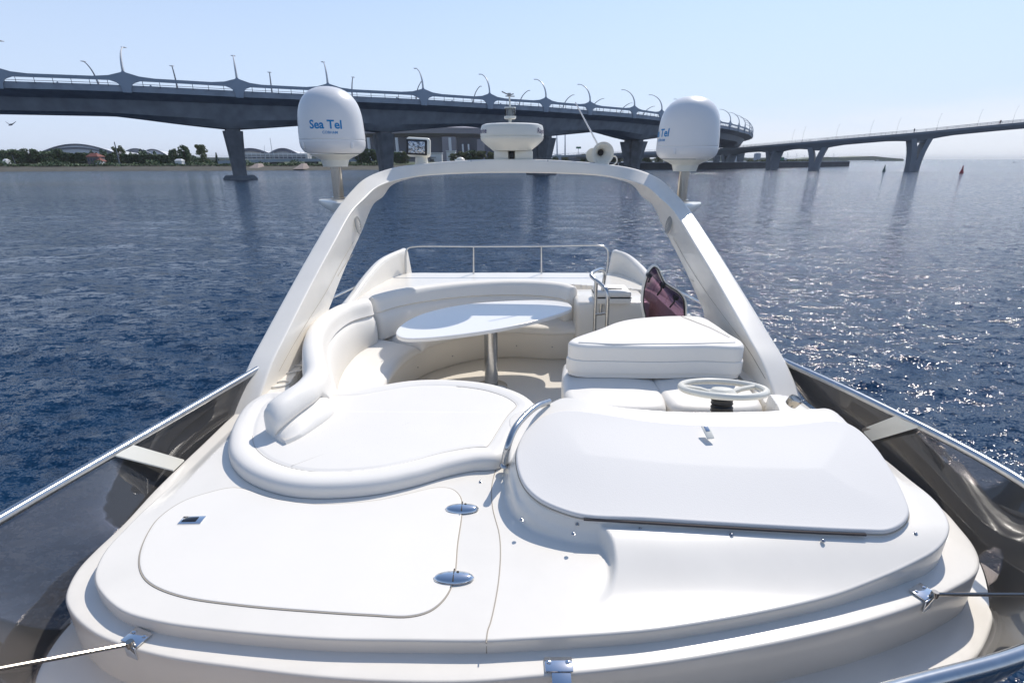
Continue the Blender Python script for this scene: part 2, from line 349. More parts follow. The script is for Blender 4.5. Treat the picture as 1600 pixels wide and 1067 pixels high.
# --- radar arch
def frame(xo, xi, yf, yr, z): return [(-xo, yf, z), (-xi, yf, z), (-xi, yr, z), (-xo, yr, z)]
FR = [frame(1.77,1.60,2.62,4.62,-1.66), frame(1.765,1.60,2.84,4.42,-1.50), frame(1.76,1.605,3.17,4.29,-1.29), frame(1.755,1.60,3.41,4.45,-1.18), frame(1.74,1.585,3.93,4.90,-.946), frame(1.71,1.55,4.45,5.38,-.70), frame(1.67,1.51,4.97,5.80,-.46),
      [(-1.62,5.33,-.31),(-1.465,5.25,-.37),(-1.45,5.98,-.40),(-1.61,6.02,-.33)],
      [(-1.53,5.62,-.185),(-1.385,5.52,-.27),(-1.37,6.1,-.285),(-1.52,6.14,-.20)],
      [(-1.33,5.82,-.10),(-1.22,5.76,-.212),(-1.21,6.14,-.222),(-1.32,6.2,-.11)],
      [(-1.02,5.92,-.052),(-.97,5.9,-.175),(-.97,6.26,-.18),(-1.02,6.3,-.055)],
      [(-.5,5.97,-.012),(-.5,5.96,-.152),(-.5,6.32,-.155),(-.5,6.36,-.015)],
      [(0,5.98,0),(0,5.97,-.145),(0,6.34,-.148),(0,6.38,-.003)]]
full = FR + [[(-x*(1+.045*min(1, max(0, (-z-.2)/1.1))), y, z) for x, y, z in f] for f in FR[:-1][::-1]]
cs = [catmull([f[k] for f in full], 6) for k in range(4)]
loops = []
for i in range(len(cs[0])):
    q = [cs[k][i] for k in range(4)]; l = []
    for k in range(4):
        a, b, c = q[k-1], q[k], q[(k+1) % 4]
        r1 = min(.022, (a-b).length*.4); r2 = min(.022, (c-b).length*.4)
        p0 = b+(a-b).normalized()*r1; p2 = b+(c-b).normalized()*r2
        for t in (0, .25, .5, .75, 1): l.append(p0*(1-t)**2+b*2*t*(1-t)+p2*t*t)
    loops.append(l)
m = MB(); m.loft(loops); arch = m.build('radar_arch', M['gel'], yacht, angle=60)
# raised panel lines and oval grilles on the arch legs
for s in (-1, 1):
    u0 = 559 if s < 0 else 1045
    Xf = -1.522 if s < 0 else 1.548
    x, y, k = ray(u0, 352); t = abs(Xf)/abs(x); c = Vector((Xf, y*t, k*t))
    ax = Vector((-.12*-s*0, .86, .5)).normalized(); bx = Vector((.06*s, -.5, .86)).normalized()
    mb = MB(); ring = [c+Vector((-s*.004, 0, 0))+ax*.07*math.cos(a)+bx*.09*math.sin(a) for a in [i*math.pi/12 for i in range(25)]]
    mb.tube(ring, .005, 6, False)
    for j in range(-3, 4):
        hw = .06*math.sqrt(max(0, 1-(j/3.9)**2)); cc = c+bx*.022*j+Vector((-s*.004, 0, 0)); mb.tube([cc-ax*hw*1.05, cc+bx*.008, cc+ax*hw*1.05], .0045, 6)
    mb.build('speaker_grille', M['grey'], arch)
def onleg(s, u, v):
    zs = [-1.5, -1.29, -1.18, -.946, -.70, -.46]; xs = [1.60, 1.605, 1.60, 1.585, 1.55, 1.51]; x, y, k = ray(u, v); X = 1.58
    for _ in range(8):
        z = k*X/abs(x); X = float(np.interp(z, zs, xs))*(1 if s < 0 else 1+.045*min(1, max(0, (-z-.2)/1.1)))
    t = (X-.001)/abs(x); return Vector((s*(X-.001), y*t, k*t))
for s, pts in ((1, [(1052,372),(1072,408),(1100,452),(1135,500),(1168,545),(1196,592)]), (-1, [(552,378),(535,408),(512,452),(482,500),(455,545),(436,580)]), (-1, [(528,432),(537,417),(551,398)]), (1, [(1060,415),(1070,430),(1084,440)])):
    gp = MB(); gp.tube(catmull([onleg(s, u, v) for u, v in pts], 4), .0016, 5); gp.build('panel_joint', M['seam'], arch)
for u in (686, 736, 856, 915, 966):
    v = 256.5-((1-abs(u-805)/160.0))*6 if abs(u-805) < 160 else 258
    p = PY(u, v+1, 5.975); p.z += .004; bolts = MB(); bolts.lathe([(.004, 0), (.006, .012), (.001, .022)], p, 8); bolts.build('bolt', M['steel'], arch)
# --- handrail and smoked windscreen
RAIL_OLD = [(-1.69,3.2,-1.32),(-1.82,2.4,-1.305),(-1.95,1.61,-1.29),(-1.975,1.25,-1.27),(-1.86,.98,-1.24),(-1.5,.84,-1.22),(-1.0,.76,-1.2),(0,.735,-1.2),(.55,.79,-1.2),(.98,.894,-1.2),(1.32,.975,-1.2),(1.62,1.08,-1.19),(1.87,1.28,-1.18),(1.955,1.655,-1.16),(1.87,2.4,-1.19),(1.74,3.19,-1.234)]
RAIL = RAIL_OLD[:8]+[(.58,.82,-1.23),(1.02,.93,-1.25),(1.377,1.015,-1.25),(1.76,1.15,-1.25),(2.03,1.42,-1.26),(2.13,1.81,-1.27),(2.02,2.6,-1.285),(1.82,3.36,-1.30)]
rail = catmull(RAIL, 10)
mb = MB(); mb.tube(rail, .0215, 14)
mb.build('windscreen_rail', M['steel'], yacht)
def base_at(t):                               # bottom edge of the screen, same count as the rail
    pass
RB0 = 0; BASE = [(-1.70,3.1,-1.50),(-1.765,2.4,-1.54),P(175,848,-1.56),P(122,935,-1.64),P(100,1008,-1.71),P(70,1085,-1.72),(-1.1,1.03,-1.69),(0,.94,-1.69),(.6,.97,-1.69),(1.0,1.04,-1.69),(1.38,1.15,-1.69),P(1526,1026,-1.70),P(1548,960,-1.69),P(1526,868,-1.58),P(1392,726,-1.54),P(1262,628,-1.50)]
base = catmull(BASE, 10); NR = len(rail)
def pane(i0, i1):
    mb = MB(); loops = []
    for i in range(i0, i1+1):
        a, b = rail[i]+Vector((0, 0, -.02)), base[i]; t = (rail[min(i+1, NR-1)]-rail[max(i-1, 0)]).normalized()
        nrm = t.cross((a-b).normalized()).normalized()*.004; l = []
        for k in range(9): l.append(a+(b-a)*k/8+nrm*(1+math.sin(k/8*math.pi)*1.2))
        for k in range(8, -1, -1): l.append(a+(b-a)*k/8+nrm*(-1+math.sin(k/8*math.pi)*1.2))
        loops.append(l)
    mb.loft(loops); return mb.build('windscreen_pane', M['tint'], yacht, angle=30)
cuts = [0, 44, 106, 150]
for a, b in zip(cuts[:-1], cuts[1:]): pane(a, min(b, NR-1))
# cream cover bars over the pane joints, and brackets
def bar(q, z0, z1):                          # quad in px; outer points at rail height, inner at lip height
    pts = [P(*q[0], z0), P(*q[1], z1), P(*q[2], z1), P(*q[3], z0)]
    mb = MB(); up = Vector((0, 0, .008)); mb.loft([[p for p in pts], [p+up for p in pts]]); return mb.build('screen_joint_bar', M['cream'], yacht)
bar([(209,697),(288,720),(271,736),(180,713)], -1.31, -1.485)
bar([(1434,668),(1362,689),(1346,672),(1398,652)], -1.27, -1.47)
for (u, v, z) in ((391,590,-1.36),(1216,572,-1.35)):
    mb = MB(); p = P(u, v, z); mb.rbox(p, (.022, .05, .11), .008); mb.build('rail_bracket', M['cream'], yacht)
# struts with steel brackets
def strut(u, v, end, rot):
    p = P(u, v, -1.490); e = Vector(end)
    b = MB(); b.rbox(p+Vector((0, 0, .003)), (.075, .055, .006), .002, rot); b.rbox(p+Vector((.0, -.035, -.02)), (.05, .006, .05), .002, rot)
    for dx_ in (-.024, .024):
        for dy_ in (.01,):
            b.lathe([(.008, 0), (.007, .003), (.001, .005)], p+Matrix.Rotation(rot, 3, 'Z') @ Vector((dx_, dy_, .006)), 10)
    o = b.build('strut_bracket', M['chrome'], yacht)
    a = p+Matrix.Rotation(rot, 3, 'Z') @ Vector((.015, -.03, .012)); t = MB(); t.tube([a, e], .0065, 8); t.lathe([(.011, -.012), (.013, 0), (.011, .012)], a, 10); t.build('screen_strut', M['bronze'], yacht)
strut(214, 996, (-1.62, .885, -1.235), -.35); strut(1441, 925, (1.86, 1.24, -1.28), .45)
mb = MB(); p = P(873, 1041, -1.490); mb.rbox(p+Vector((0, .005, .003)), (.088, .05, .006), .003)
mb.rbox(p+Vector((.006, -.045, -.012)), (.06, .06, .006), .002, M=Matrix.Rotation(.35, 4, 'X')); mb.rbox(p+Vector((.008, -.085, -.035)), (.062, .03, .05), .004)
for a in (-.03, .03): mb.lathe([(.009, 0), (.008, .003), (.001, .005)], p+Vector((a, .012, .006)), 10)
mb.build('strut_bracket', M['chrome'], yacht); mb = MB(); mb.tube([p+Vector((.006, -.07, -.015)), (.16, .78, -1.22)], .007, 8); mb.build('screen_strut', M['steel'], yacht)
# --- hatch, hinges, flush handle
ht = pillow('deck_hatch', hatch, lambda x, y, d: -1.4355+rnd(d, .003), -1.445, M['gelg'], yacht, cell=.01, r=.003)
def hinge(u, v, L, rot):
    p = P(u, v, -1.436); mb = MB(); loops = []
    for i in range(17):
        t = -1+2*i/16; w_ = .031*math.sqrt(max(0, 1-abs(t)**1.9))+.0008; h = .017*math.sqrt(max(0, 1-abs(t)**2.2))+.0008; l = []
        for k in range(12):
            a = 2*math.pi*k/12; l.append(p+Matrix.Rotation(rot, 3, 'Z') @ Vector((t*L/2, w_*math.cos(a), max(0, h*math.sin(a))+.001)))
        loops.append(l)
    mb.loft(loops); o = mb.build('hinge', M['chrome'], ht)
    g = MB(); g.tube([p+Matrix.Rotation(rot, 3, 'Z') @ Vector((0, -.03, .016)), p+Matrix.Rotation(rot, 3, 'Z') @ Vector((0, .028, .017))], .0025, 6)
    g.lathe([(.005, 0), (.005, .003)], p+Matrix.Rotation(rot, 3, 'Z') @ Vector((.014, .012, .0155)), 10); g.build('hinge_pin', M['dark'], o)
hinge(722, 795, .148, 0); hinge(709, 903, .150, 0)
mb = MB(); p = P(300, 813, -1.436); mb.rbox(p+Vector((0, 0, .001)), (.095, .05, .006), .002, .03); mb.build('flush_handle', M['chrome'], ht)
mb = MB(); mb.rbox(p+Vector((-.008, .002, .003)), (.06, .03, .006), .002, .03); mb.build('finger_pull', M['win'], ht)
mb = MB(); mb.tube([Vector((a, b, -1.4402)) for a, b in seam[2:-5]]+[P(760, 999, -1.441), P(760, 1001.5, -1.447)+Vector((0, -.002, 0)), P(760, 1001.5, -1.447)+Vector((0, -.0035, -.045))], .0024, 6); mb.build('deck_seam', M['seam'], yacht)
mb = MB(); hh = hatch+[hatch[0]]; hcx = sum(a for a, b in hatch)/len(hatch); hcy = sum(b for a, b in hatch)/len(hatch)
mb.tube([Vector((hcx+(a-hcx)*1.003, hcy+(b-hcy)*1.005, -1.4405)) for a, b in hh], .0036, 6, False); mb.build('hatch_gasket', M['seam'], yacht)
# --- instrument cover
def cz(x, y, d):
    z = PA+PB*y+.006; 
    return z+.014*sm(d/.40)+rnd(d, .010)+.006
cv = pillow('instrument_cover', cover, cz, lambda x, y: PA+PB*y-.03, M['cover'], yacht, cell=.009, r=.010)
hl = [PT(u, v, PA, PB)+Vector((0, -.004, -.004)) for u, v in ((912,808.5),(1000,813.5),(1100,819.5),(1240,827.5),(1352,832.5))]
mb = MB(); mb.tube(catmull(hl, 6), .006, 8); mb.build('piano_hinge', M['trim'], cv)
mb = MB(); cc_ = cover+[cover[0]]; mb.tube([Vector((x, y, PA+PB*y-.0065)) for x, y in cc_], .0042, 6, False); mb.build('cover_gasket', M['seam'], cv)
p = PT(1104, 688, PA, PB)+Vector((0, 0, .044)); Mx = Matrix.Rotation(.43, 4, 'X') @ Matrix.Rotation(.12, 4, 'Z')
mb = MB(); mb.rbox(p, (.036, .075, .008), .004, M=Mx); mb.build('cover_latch', M['cream'], cv)
mb = MB(); mb.rbox(p+Vector((-.001, .014, .011)), (.020, .030, .004), .001, M=Mx); mb.build('latch_tongue', M['chrome'], cv)
# dash handrail at the left of the console
mb = MB(); hp = catmull([P(858,627,-1.18), P(840,634,-1.165), P(820,650,-1.17), P(803,672,-1.19), P(793,698,-1.24), P(789,716,-1.31), P(789,724,-1.39)], 8); mb.tube(hp, .016, 12)
mb.lathe([(.028, 0), (.026, .008), (.016, .016)], hp[-1]+Vector((0, 0, -.012)), 16); mb.build('grab_rail', M['steel'], yacht)
# snap studs along the moulding
for (u, v) in ((490,774),(751,753),(902,819),(1000,827),(1143,836),(1286,845),(1430,834),(815,812),(896,834)):
    z = -1.44 if u < 800 else -1.372
    mb = MB(); mb.lathe([(.0085, 0), (.0085, .002), (.005, .003), (.006, .007), (.002, .009)], P(u, v, z), 12); mb.build('snap_stud', M['steel'], yacht)
# --- side fins at the stern end of the flybridge
for s in (-1, 1):
    mb = MB(); loops = []
    tp = catmull([(-1.46, 6.86, -1.13), (-1.56, 6.62, -1.15), (-1.64, 6.35, -1.18), (-1.71, 5.9, -1.28), (-1.76, 5.4, -1.41), (-1.77, 4.9, -1.46)] if s < 0 else [(-1.40, 6.86, -1.15), (-1.50, 6.75, -1.17), (-1.60, 6.44, -1.24), (-1.67, 6.0, -1.34), (-1.73, 5.5, -1.44), (-1.77, 4.9, -1.47)], 6)
    for p in tp:
        x = p.x*(-s); xx = abs(p.x)*s
        w_ = .05
        l = [(xx-s*w_*1.5, p.y, -1.62), (xx-s*w_*1.1, p.y, p.z-.05), (xx-s*w_*.8, p.y, p.z-.012), (xx-s*w_*.3, p.y, p.z), (xx+s*w_*.3, p.y, p.z), (xx+s*w_*.8, p.y, p.z-.015), (xx+s*w_, p.y+.0, p.z-.06), (xx+s*w_*1.3, p.y, -1.62)]
        loops.append(l)
    e = [tuple(Vector(q)+Vector((-s*-.0, .06 if q[2] > -1.5 else .2, 0))) for q in loops[0]]
    loops.insert(0, e); mb.loft(loops); mb.build('side_fin', M['gel'], yacht, angle=50)
    # side handrails between arch and fin
    q = MB(); q.tube([(s*1.79, 4.3, -1.255), (s*1.79, 5.0, -1.305), (s*1.775, 5.93, -1.385), (s*1.77, 5.99, -1.41), (s*1.77, 5.9, -1.43), (s*1.775, 4.95, -1.475)], .012, 10); q.build('side_rail', M['steel'], yacht)
# stern guard rail
Yr = 6.75
def R(u, v): return PY(u, v, Yr)
mb = MB(); mb.tube(catmull([R(634,430), R(634,396), R(637,388), R(645,385.5), R(740,385), R(846,384.5), R(938,384), R(947,387), R(950,393), R(948,428)], 6), .013, 10); sr = mb.build('stern_rail', M['steel'], yacht)
for u in (740, 846):
    mb = MB(); mb.tube([R(u, 385), R(u, 427)], .012, 10); mb.lathe([(.03, 0), (.028, .008), (.014, .014)], R(u, 429), 12); mb.build('rail_post', M['steel'], sr)
for u in (634, 948): mb = MB(); mb.lathe([(.03, 0), (.028, .008), (.014, .014)], R(u, 430), 12); mb.build('rail_foot', M['steel'], sr)
# stair hoop rail
Yh = 4.95
def Rh(u, v, y=Yh): return PY(u, v, y)
mb = MB(); mb.tube(catmull([Rh(938,492,5.3), Rh(941,460,5.3), Rh(944.7,430,5.3), Rh(944,424,5.25), Rh(940,421,5.2), Rh(932,423,5.1), Rh(925,427,5.0), Rh(924,431,4.95), Rh(930,437,4.9), Rh(940,445,4.8), Rh(947.5,453,4.72), Rh(949.5,461,4.7), Rh(949,485,4.7), Rh(947,540,4.7)], 5), .019, 12)
mb.tube([Rh(931.5,438,4.88), Rh(930.5,470,4.88), Rh(928,545,4.88)], .018, 12); mb.tube([Rh(930,492,4.88), Rh(948,489,4.7)], .012, 8); mb.build('stair_rail', M['steel'], yacht)
# superstructure, side deck and hull under the flybridge
def ring(pts, z): return [Vector((a, b, z)) for a, b in pts]
sup0 = [(-1.8, 7.0), (-1.8, 3.5), (-1.78, 1.8), (-1.6, 1.25), (-1.0, 1.02), (0, .96), (1.0, 1.05), (1.6, 1.3), (1.82, 1.8), (1.82, 3.5), (1.8, 7.0)]
sup0c = cat2(sup0, 4, False)
sup = lambda k, dy: [(a*k, b+dy*(max(0, 4-b)/3)) for a, b in sup0c]
mb = MB(); mb.loft([ring(sup(.99, .02), -1.80), ring(sup(1.0, -.1), -2.0), ring(sup(1.02, -.5), -2.35)], caps=False); mb.build('superstructure', M['hull'], yacht)
mb = MB(); mb.loft([ring(sup(1.022, -.5), -2.35), ring(sup(1.06, -1.2), -2.95)]); mb.build('saloon_window', M['win'], yacht)
mb = MB(); mb.loft([ring(sup(1.062, -1.2), -2.95), ring(sup(1.08, -1.4), -3.25)]); mb.build('cabin_side', M['hull'], yacht)
hp = [(-2.3, 9.5), (-2.42, 6), (-2.45, 2), (-2.35, -1.5), (-1.9, -4.5), (-1.0, -7.2), (0, -8.8), (1.0, -7.2), (1.9, -4.5), (2.35, -1.5), (2.45, 2), (2.42, 6), (2.3, 9.5)]
hc = cat2(hp, 5, False)
def hr(k, z, back=0): return [Vector((a*k, 1+(b-1)*(k if b < 1 else 1), z)) for a, b in hc]
mb = MB(); mb.loft([hr(.80, WZ-.6), hr(.9, WZ+.3), hr(.985, -3.5), hr(1.0, -3.0), hr(.97, -2.97), hr(.95, -3.2)], caps=False)
n = len(hc); b0 = len(mb.v)-n; mb.f.append(tuple(range(b0, b0+n))); mb.f.append(tuple(range(n)))
mb.f += [(i*n, (i+1)*n, (i+1)*n+n-1, i*n+n-1) for i in range(5)]
mb.build('hull', M['hull'], yacht)

# ================================================================== CUSHIONS, TABLE, HELM
PAD = [(388,634),(366,665),(357,696),(360,718),(380,740),(415,757),(459,767),(516,769),(587,763),(648,750),(700,735),(740,727),(778,724),(795,712),(808,690),(822,664),(838,640),(820,622),(780,607),(740,600),(690,597),(640,599),(595,606),(560,612),(510,614),(460,616),(420,618)]
padp = cat2(PL(PAD, -1.405), 5)
def padz(x, y, d):
    R_ = .052; roll = np.where(d < 2*R_, np.sqrt(np.maximum(0, R_*R_-(np.maximum(d, .05)-R_)**2)), 0)
    far = sm((y-2.45)/.4)
    flat = .041+.0015*np.sin(x*4.1+y*2)
    down = np.maximum(.0, R_*.9*(1-sm((d-R_)/.07))+flat*sm((d-R_)/.07))-.005*np.exp(-((d-.118)/.008)**2)
    dn = np.maximum(d, .04); up = np.sqrt(np.maximum(0, R_*R_-(dn-R_)**2))*(1-.12*far)*.9
    return -1.413+np.where(d < R_, up, np.where(far > .5, down*.97, down))
sp = pillow('sun_pad', padp, padz, -1.437, M['vinyl'], None, cell=.0085, r=.04)
tag(sp, 'large white vinyl sun pad with a rolled bolster edge, in front of the curved settee', 'sun pad')
def inset(poly, dd):
    n = len(poly); out = []
    for i in range(n):
        ax, ay = poly[i-1]; bx, by = poly[(i+1) % n]; tx, ty = bx-ax, by-ay; L = math.hypot(tx, ty)+1e-9; out.append((poly[i][0]-ty/L*dd, poly[i][1]+tx/L*dd))
    return out
sgn = 1 if sum(padp[i-1][0]*padp[i][1]-padp[i][0]*padp[i-1][1] for i in range(len(padp))) > 0 else -1
ip = inset(padp, .118*sgn); mb = MB(); mb.tube([Vector((a, b, -1.3765)) for a, b in ip[10:98]], .0018, 5); mb.build('piping', M['stitch'], sp)
pa, pb = P(455, 728, -1.3725), P(640, 660, -1.3725); mb = MB(); mb.tube([pa.lerp(pb, t/8)+Vector((0, 0, .0005)) for t in range(9)], .0010, 5); mb.build('seam', M['stitch'], sp)
# --- settee: base, seat cushions, curved backrest cushions
SE = [(-1.60,3.1),(-1.62,3.6),(-1.63,4.2),(-1.58,4.8),(-1.38,5.3),(-1.0,5.72),(-.5,5.98),(0,6.05),(.5,6.0),(1.0,5.86)]
SI = [(-1.06,3.1),(-1.06,3.6),(-1.08,4.1),(-1.02,4.55),(-.85,4.95),(-.6,5.2),(-.3,5.38),(.05,5.42),(.45,5.36),(1.0,5.44)]
settee = empty('settee', (-.8, 5.0, -2.163), 'curved white vinyl settee wrapped around the oval table, back cushions pale and shaded', 'settee')
so_, si_ = catmull([(a, b, 0) for a, b in SE], 6), catmull([(a, b, 0) for a, b in SI], 6)
# base plinth with beige front
mb = MB(); lo = []
for a, b in zip(so_, si_):
    d = (a-b).normalized()
    lo.append([a+Vector((0, 0, -2.163)), b+d*.10+Vector((0, 0, -2.163)), b+d*.06+Vector((0, 0, -2.12)), b+d*.02+Vector((0, 0, -1.86)), b+d*.02+Vector((0, 0, -1.84)), a+Vector((0, 0, -1.84))])
e = lo[-1]; mb.loft(lo); mb.build('seat_plinth', M['wall'], settee)
pl_end = (so_[-1], si_[-1])
def seatc(i0, i1, ext=0):
    mb = MB(); lo = []; A, B = so_[i0:i1+1], si_[i0:i1+1]; n = len(A)
    for j, (a, b) in enumerate(zip(A, B)):
        e = min(j, n-1-j); k = {0: .30, 1: .86}.get(e, 1.0) ; d = (b-a); L = d.length; d = d.normalized()
        t = .085*k; l = []
        prof = [(0, -1.84), (L-.02, -1.84), (L+.012, -1.825), (L+.02, -1.80), (L+.012, -1.765), (L-.03, -1.745), (L-.10, -1.74), (L*.5, -1.735), (.05, -1.74), (0, -1.75)]
        for (q, z) in prof: l.append(a+d*q+Vector((0, 0, -1.84+(z+1.84)*(k if z > -1.83 else 1))))
        lo.append(l)
    mb.loft(lo); return mb.build('seat_cushion', M['vinyl'], settee, angle=60)
seatc(0, 22); seatc(22, 38); seatc(38, 54)
def back(i0, i1, pts, zl, seams=(), name='back_cushion', thick=1.0):
    """pts: crest points (x,y,z); section: fat roll on top, crease, lower panel"""
    c = catmull(pts, 8); lo = []; N = len(c)
    for i, p in enumerate(c):
        t = (c[min(i+1, N-1)]-c[max(i-1, 0)]); t.z = 0; t.normalize(); n_ = Vector((t.y, -t.x, 0))       # inward
        e = min(i, N-1-i); kk = math.sqrt(min(1, (e+.6)/2.4)*(2-min(1, (e+.6)/2.4)))
        zb = zl(i/(N-1)); H = p.z-zb
        prof = [(-.085, zb), (-.10, p.z-.16), (-.10, p.z-.06), (-.075, p.z-.018), (-.03, p.z), (.02, p.z-.003), (.065, p.z-.025), (.09, p.z-.07), (.092, p.z-.11), (.075, p.z-.15), (.052, p.z-.165),
                (.068, p.z-.18), (.088, p.z-.22), (.10, p.z-.30), (.10, zb+.02), (.09, zb)]
        if H < .30:
            s_ = max(.35, H/.42); prof = [(-.085, zb), (-.10, zb+H*.5), (-.095, p.z-.05), (-.07, p.z-.016), (-.03, p.z), (.02, p.z-.003), (.06, p.z-.022), (.085, p.z-.06), (.088, p.z-.09), (.075, p.z-.115), (.062, p.z-.122), (.085, p.z-.135), (.105, p.z-.155), (.125, zb+.04), (.13, zb+.015), (.12, zb)]
        lo.append([p*1.0+n_*((a*(.76 if z > p.z-.125 else (.9 if a < 0 else 1.15)))*kk*thick)+Vector((0, 0, (z-p.z)*(1 if z < p.z-.2 else 1)-(.03*(1-kk)))) for a, z in prof])
    mb = MB(); mb.loft(lo); o = mb.build(name, M['vinyl'], settee, angle=70)
    kc = 10; mb = MB(); mb.tube([l[kc] for l in lo[2:-2]], .0022, 5); mb.build('seam', M['stitch'], o)
    for f in seams:
        i = int(f*(N-1)); l = [Vector(q) for q in lo[i]]; mb = MB(); mb.tube(catmull(l[1:15], 2), .0030, 5); mb.build('seam', M['seam'], o)
    return o
CR = [((411,644),-1.235),((422,630),-1.20),((444,613),-1.18),((471,595),-1.175),((488,574),-1.19),((486,552),-1.20),((484,530),-1.21),((490,508),-1.22),((508,489),-1.24),((535,475),-1.27),((572,466),-1.30)]
crest = [P(*a, z)+Vector((.02, 0, 0)) for a, z in CR]
back(0, 0, crest, lambda t: -1.39 if t < .30 else (-1.39-.36*min(1, (t-.30)/.12)), ())
CR2 = [((580,463),-1.30),((620,453),-1.31),((665,446),-1.32),((720,440.5),-1.33),((780,438),-1.34),((840,439),-1.34),((872,442),-1.34),((886,444.5),-1.34),((896,448),-1.345)]
crest2 = [P(*a, z) for a, z in CR2]
back(0, 0, crest2, lambda t: -1.75, ())
# studs on plinth
for (u, v) in ((655,575),(706,557),(810,541),(859,543)):
    mb = MB(); 
    x, y, k = ray(u, v)
    # nearest point of the curved plinth front
    best = min(((t, i) for i, b in enumerate(si_) for t in [b.y/y] if abs(x*t-b.x) < .06), default=None, key=lambda q: abs(x*q[0]-si_[q[1]].x))
    if best:
        b = si_[best[1]]; mb.lathe([(.008, 0), (.006, .006), (.001, .009)], Vector((b.x, b.y+.015, k*best[0])), 10, M=Matrix.Rotation(math.pi/2, 3, 'X')); mb.build('snap_stud', M['steel'], settee)
# --- oval table
TB = [(619,522),(626,508),(660,490),(720,476),(800,469.5),(860,469),(888,473.5),(893,481),(872,491),(840,500),(780,513),(720,522),(660,528),(632,528)]
tbl = empty('dining_table', P(772, 610, -2.163), 'oval white table with a steel leg, in the middle of the flybridge', 'table')
tp_ = cat2(PL(TB, -1.47), 8)
pillow('table_top', tp_, lambda x, y, d: -1.47+rnd(d, .012), -1.505, M['table'], tbl, cell=.014, r=.012)
tp2 = [(a*.97-.008, b-.0+ (4.9-b)*.03) for a, b in tp_]
pc = P(768, 604, -2.163)
mb = MB(); mb.lathe([(.066, -2.15), (.066, -1.51)], (pc.x, pc.y, 0), 24); mb.build('table_leg', M['steel'], tbl)
mb = MB(); mb.lathe([(.16, -2.163), (.16, -2.153), (.14, -2.145), (.07, -2.135)], (pc.x, pc.y, 0), 28); mb.build('leg_flange', M['steel'], tbl)
mb = MB(); mb.lathe([(.06, -1.54), (.12, -1.515), (.12, -1.506)], (pc.x, pc.y, 0), 24); mb.build('top_plate', M['steel'], tbl)
# --- helm bench: plinth, seat cushions, thick folded backrest
bench = empty('helm_bench', (1.0, 3.3, -2.163), 'boxy white helm bench with a thick padded block on its seat, behind the steering wheel', 'bench')
mb = MB(); mb.rbox((1.0, 3.42, -1.86), (1.18, .95, .60), .05, seg=3); mb.build('bench_plinth', M['wall'], bench)
sc1 = cat2([(.40, 2.86), (.62, 2.80), (.90, 2.80), (.955, 2.84), (.955, 3.55), (.90, 3.60), (.44, 3.60), (.38, 3.5), (.34, 3.1), (.35, 2.93)], 5)
sc2 = cat2([(.985, 2.84), (1.04, 2.80), (1.50, 2.80), (1.56, 2.86), (1.57, 3.5), (1.53, 3.6), (1.04, 3.6), (.985, 3.55)], 5)
for q in (sc1, sc2): pillow('seat_cushion', q, lambda x, y, d: -1.425+rnd(d, .05)+.012*sm(d/.2), -1.56, M['vinyl'], bench, cell=.012, r=.05)
BL = [(888,534),(893,528),(905,523),(935,513),(962,502.5),(985,497.5),(1020,494),(1060,492.5),(1098,494),(1115,503),(1140,520),(1162,534),(1160,541),(1100,540),(1030,541),(960,540),(905,538.5)]
blk = cat2(PL(BL, -1.175), 5)
def blz(x, y, d): return -1.175+rnd(d, .03)+.006*sm(d/.2)
bk = pillow('backrest_block', blk, blz, lambda x, y: x*0-1.285, M['vinyl'], bench, cell=.012, r=.03)
blk2 = [(1.0+(a-1.0)*1.012, 3.55+(b-3.55)*1.012) for a, b in blk]
pillow('backrest_block', blk2, lambda x, y, d: -1.285+rnd(d, .012), -1.375, M['vinyl'], bench, cell=.012, r=.012)
blk3 = [(1.0+(a-1.0)*.99, 3.55+(b-3.55)*.99) for a, b in blk]
pillow('backrest_block', blk3, lambda x, y, d: -1.372+rnd(d, .01), -1.41, M['vinyl'], bench, cell=.02, r=.01)
pp = catmull([P(905,537,-1.17)+Vector((0,.02,0)), P(960,538,-1.17), P(1030,537.5,-1.17), P(1100,537,-1.17), P(1150,535.5,-1.17)], 5)
mb = MB(); mb.tube([p+Vector((0, .012, -.002)) for p in pp], .0045, 6); mb.build('piping', M['vinyl'], bk)
mb = MB(); mb.tube([P(1064, 494, -1.166), P(1110, 512, -1.166), P(1140, 527, -1.166)], .0022, 5); mb.build('cushion_joint', M['seam'], bk)
# --- steering wheel on black bellows
wc = P(1129, 607, -1.22)
wheel = empty('steering_wheel', wc, 'white steering wheel on a black column above the instrument cover', 'steering wheel')
Mw = Matrix.Rotation(-.23, 3, 'X') @ Matrix.Rotation(.0, 3, 'Y')
mb = MB(); rr = [wc+Mw @ Vector((.224*math.cos(a), .224*math.sin(a), 0)) for a in [i*math.pi/24 for i in range(49)]]
mb.tube(rr, .019, 12, False); mb.build('rim', M['cream'], wheel)
for a in (math.radians(15), math.radians(165), math.radians(270)):
    mb = MB(); mb.tube([wc+Mw @ Vector((.05*math.cos(a), .05*math.sin(a), -.03)), wc+Mw @ Vector((.12*math.cos(a), .12*math.sin(a), -.01)), wc+Mw @ Vector((.22*math.cos(a), .22*math.sin(a), 0))], .015, 8); mb.build('spoke', M['cream'], wheel)
mb = MB(); mb.lathe([(.065, -.045), (.075, -.02), (.055, .0), (.001, .006)], wc, 24, M=Mw); mb.build('hub', M['cream'], wheel)
mb = MB(); pr = []
for i in range(9): pr += [(.052+.004*(i % 2)+.0006*i, -.05-.022*i), (.060+.0006*i, -.05-.022*i-.011)]
mb.lathe(pr, wc, 24, M=Mw); mb.build('column_bellows', M['black'], wheel)
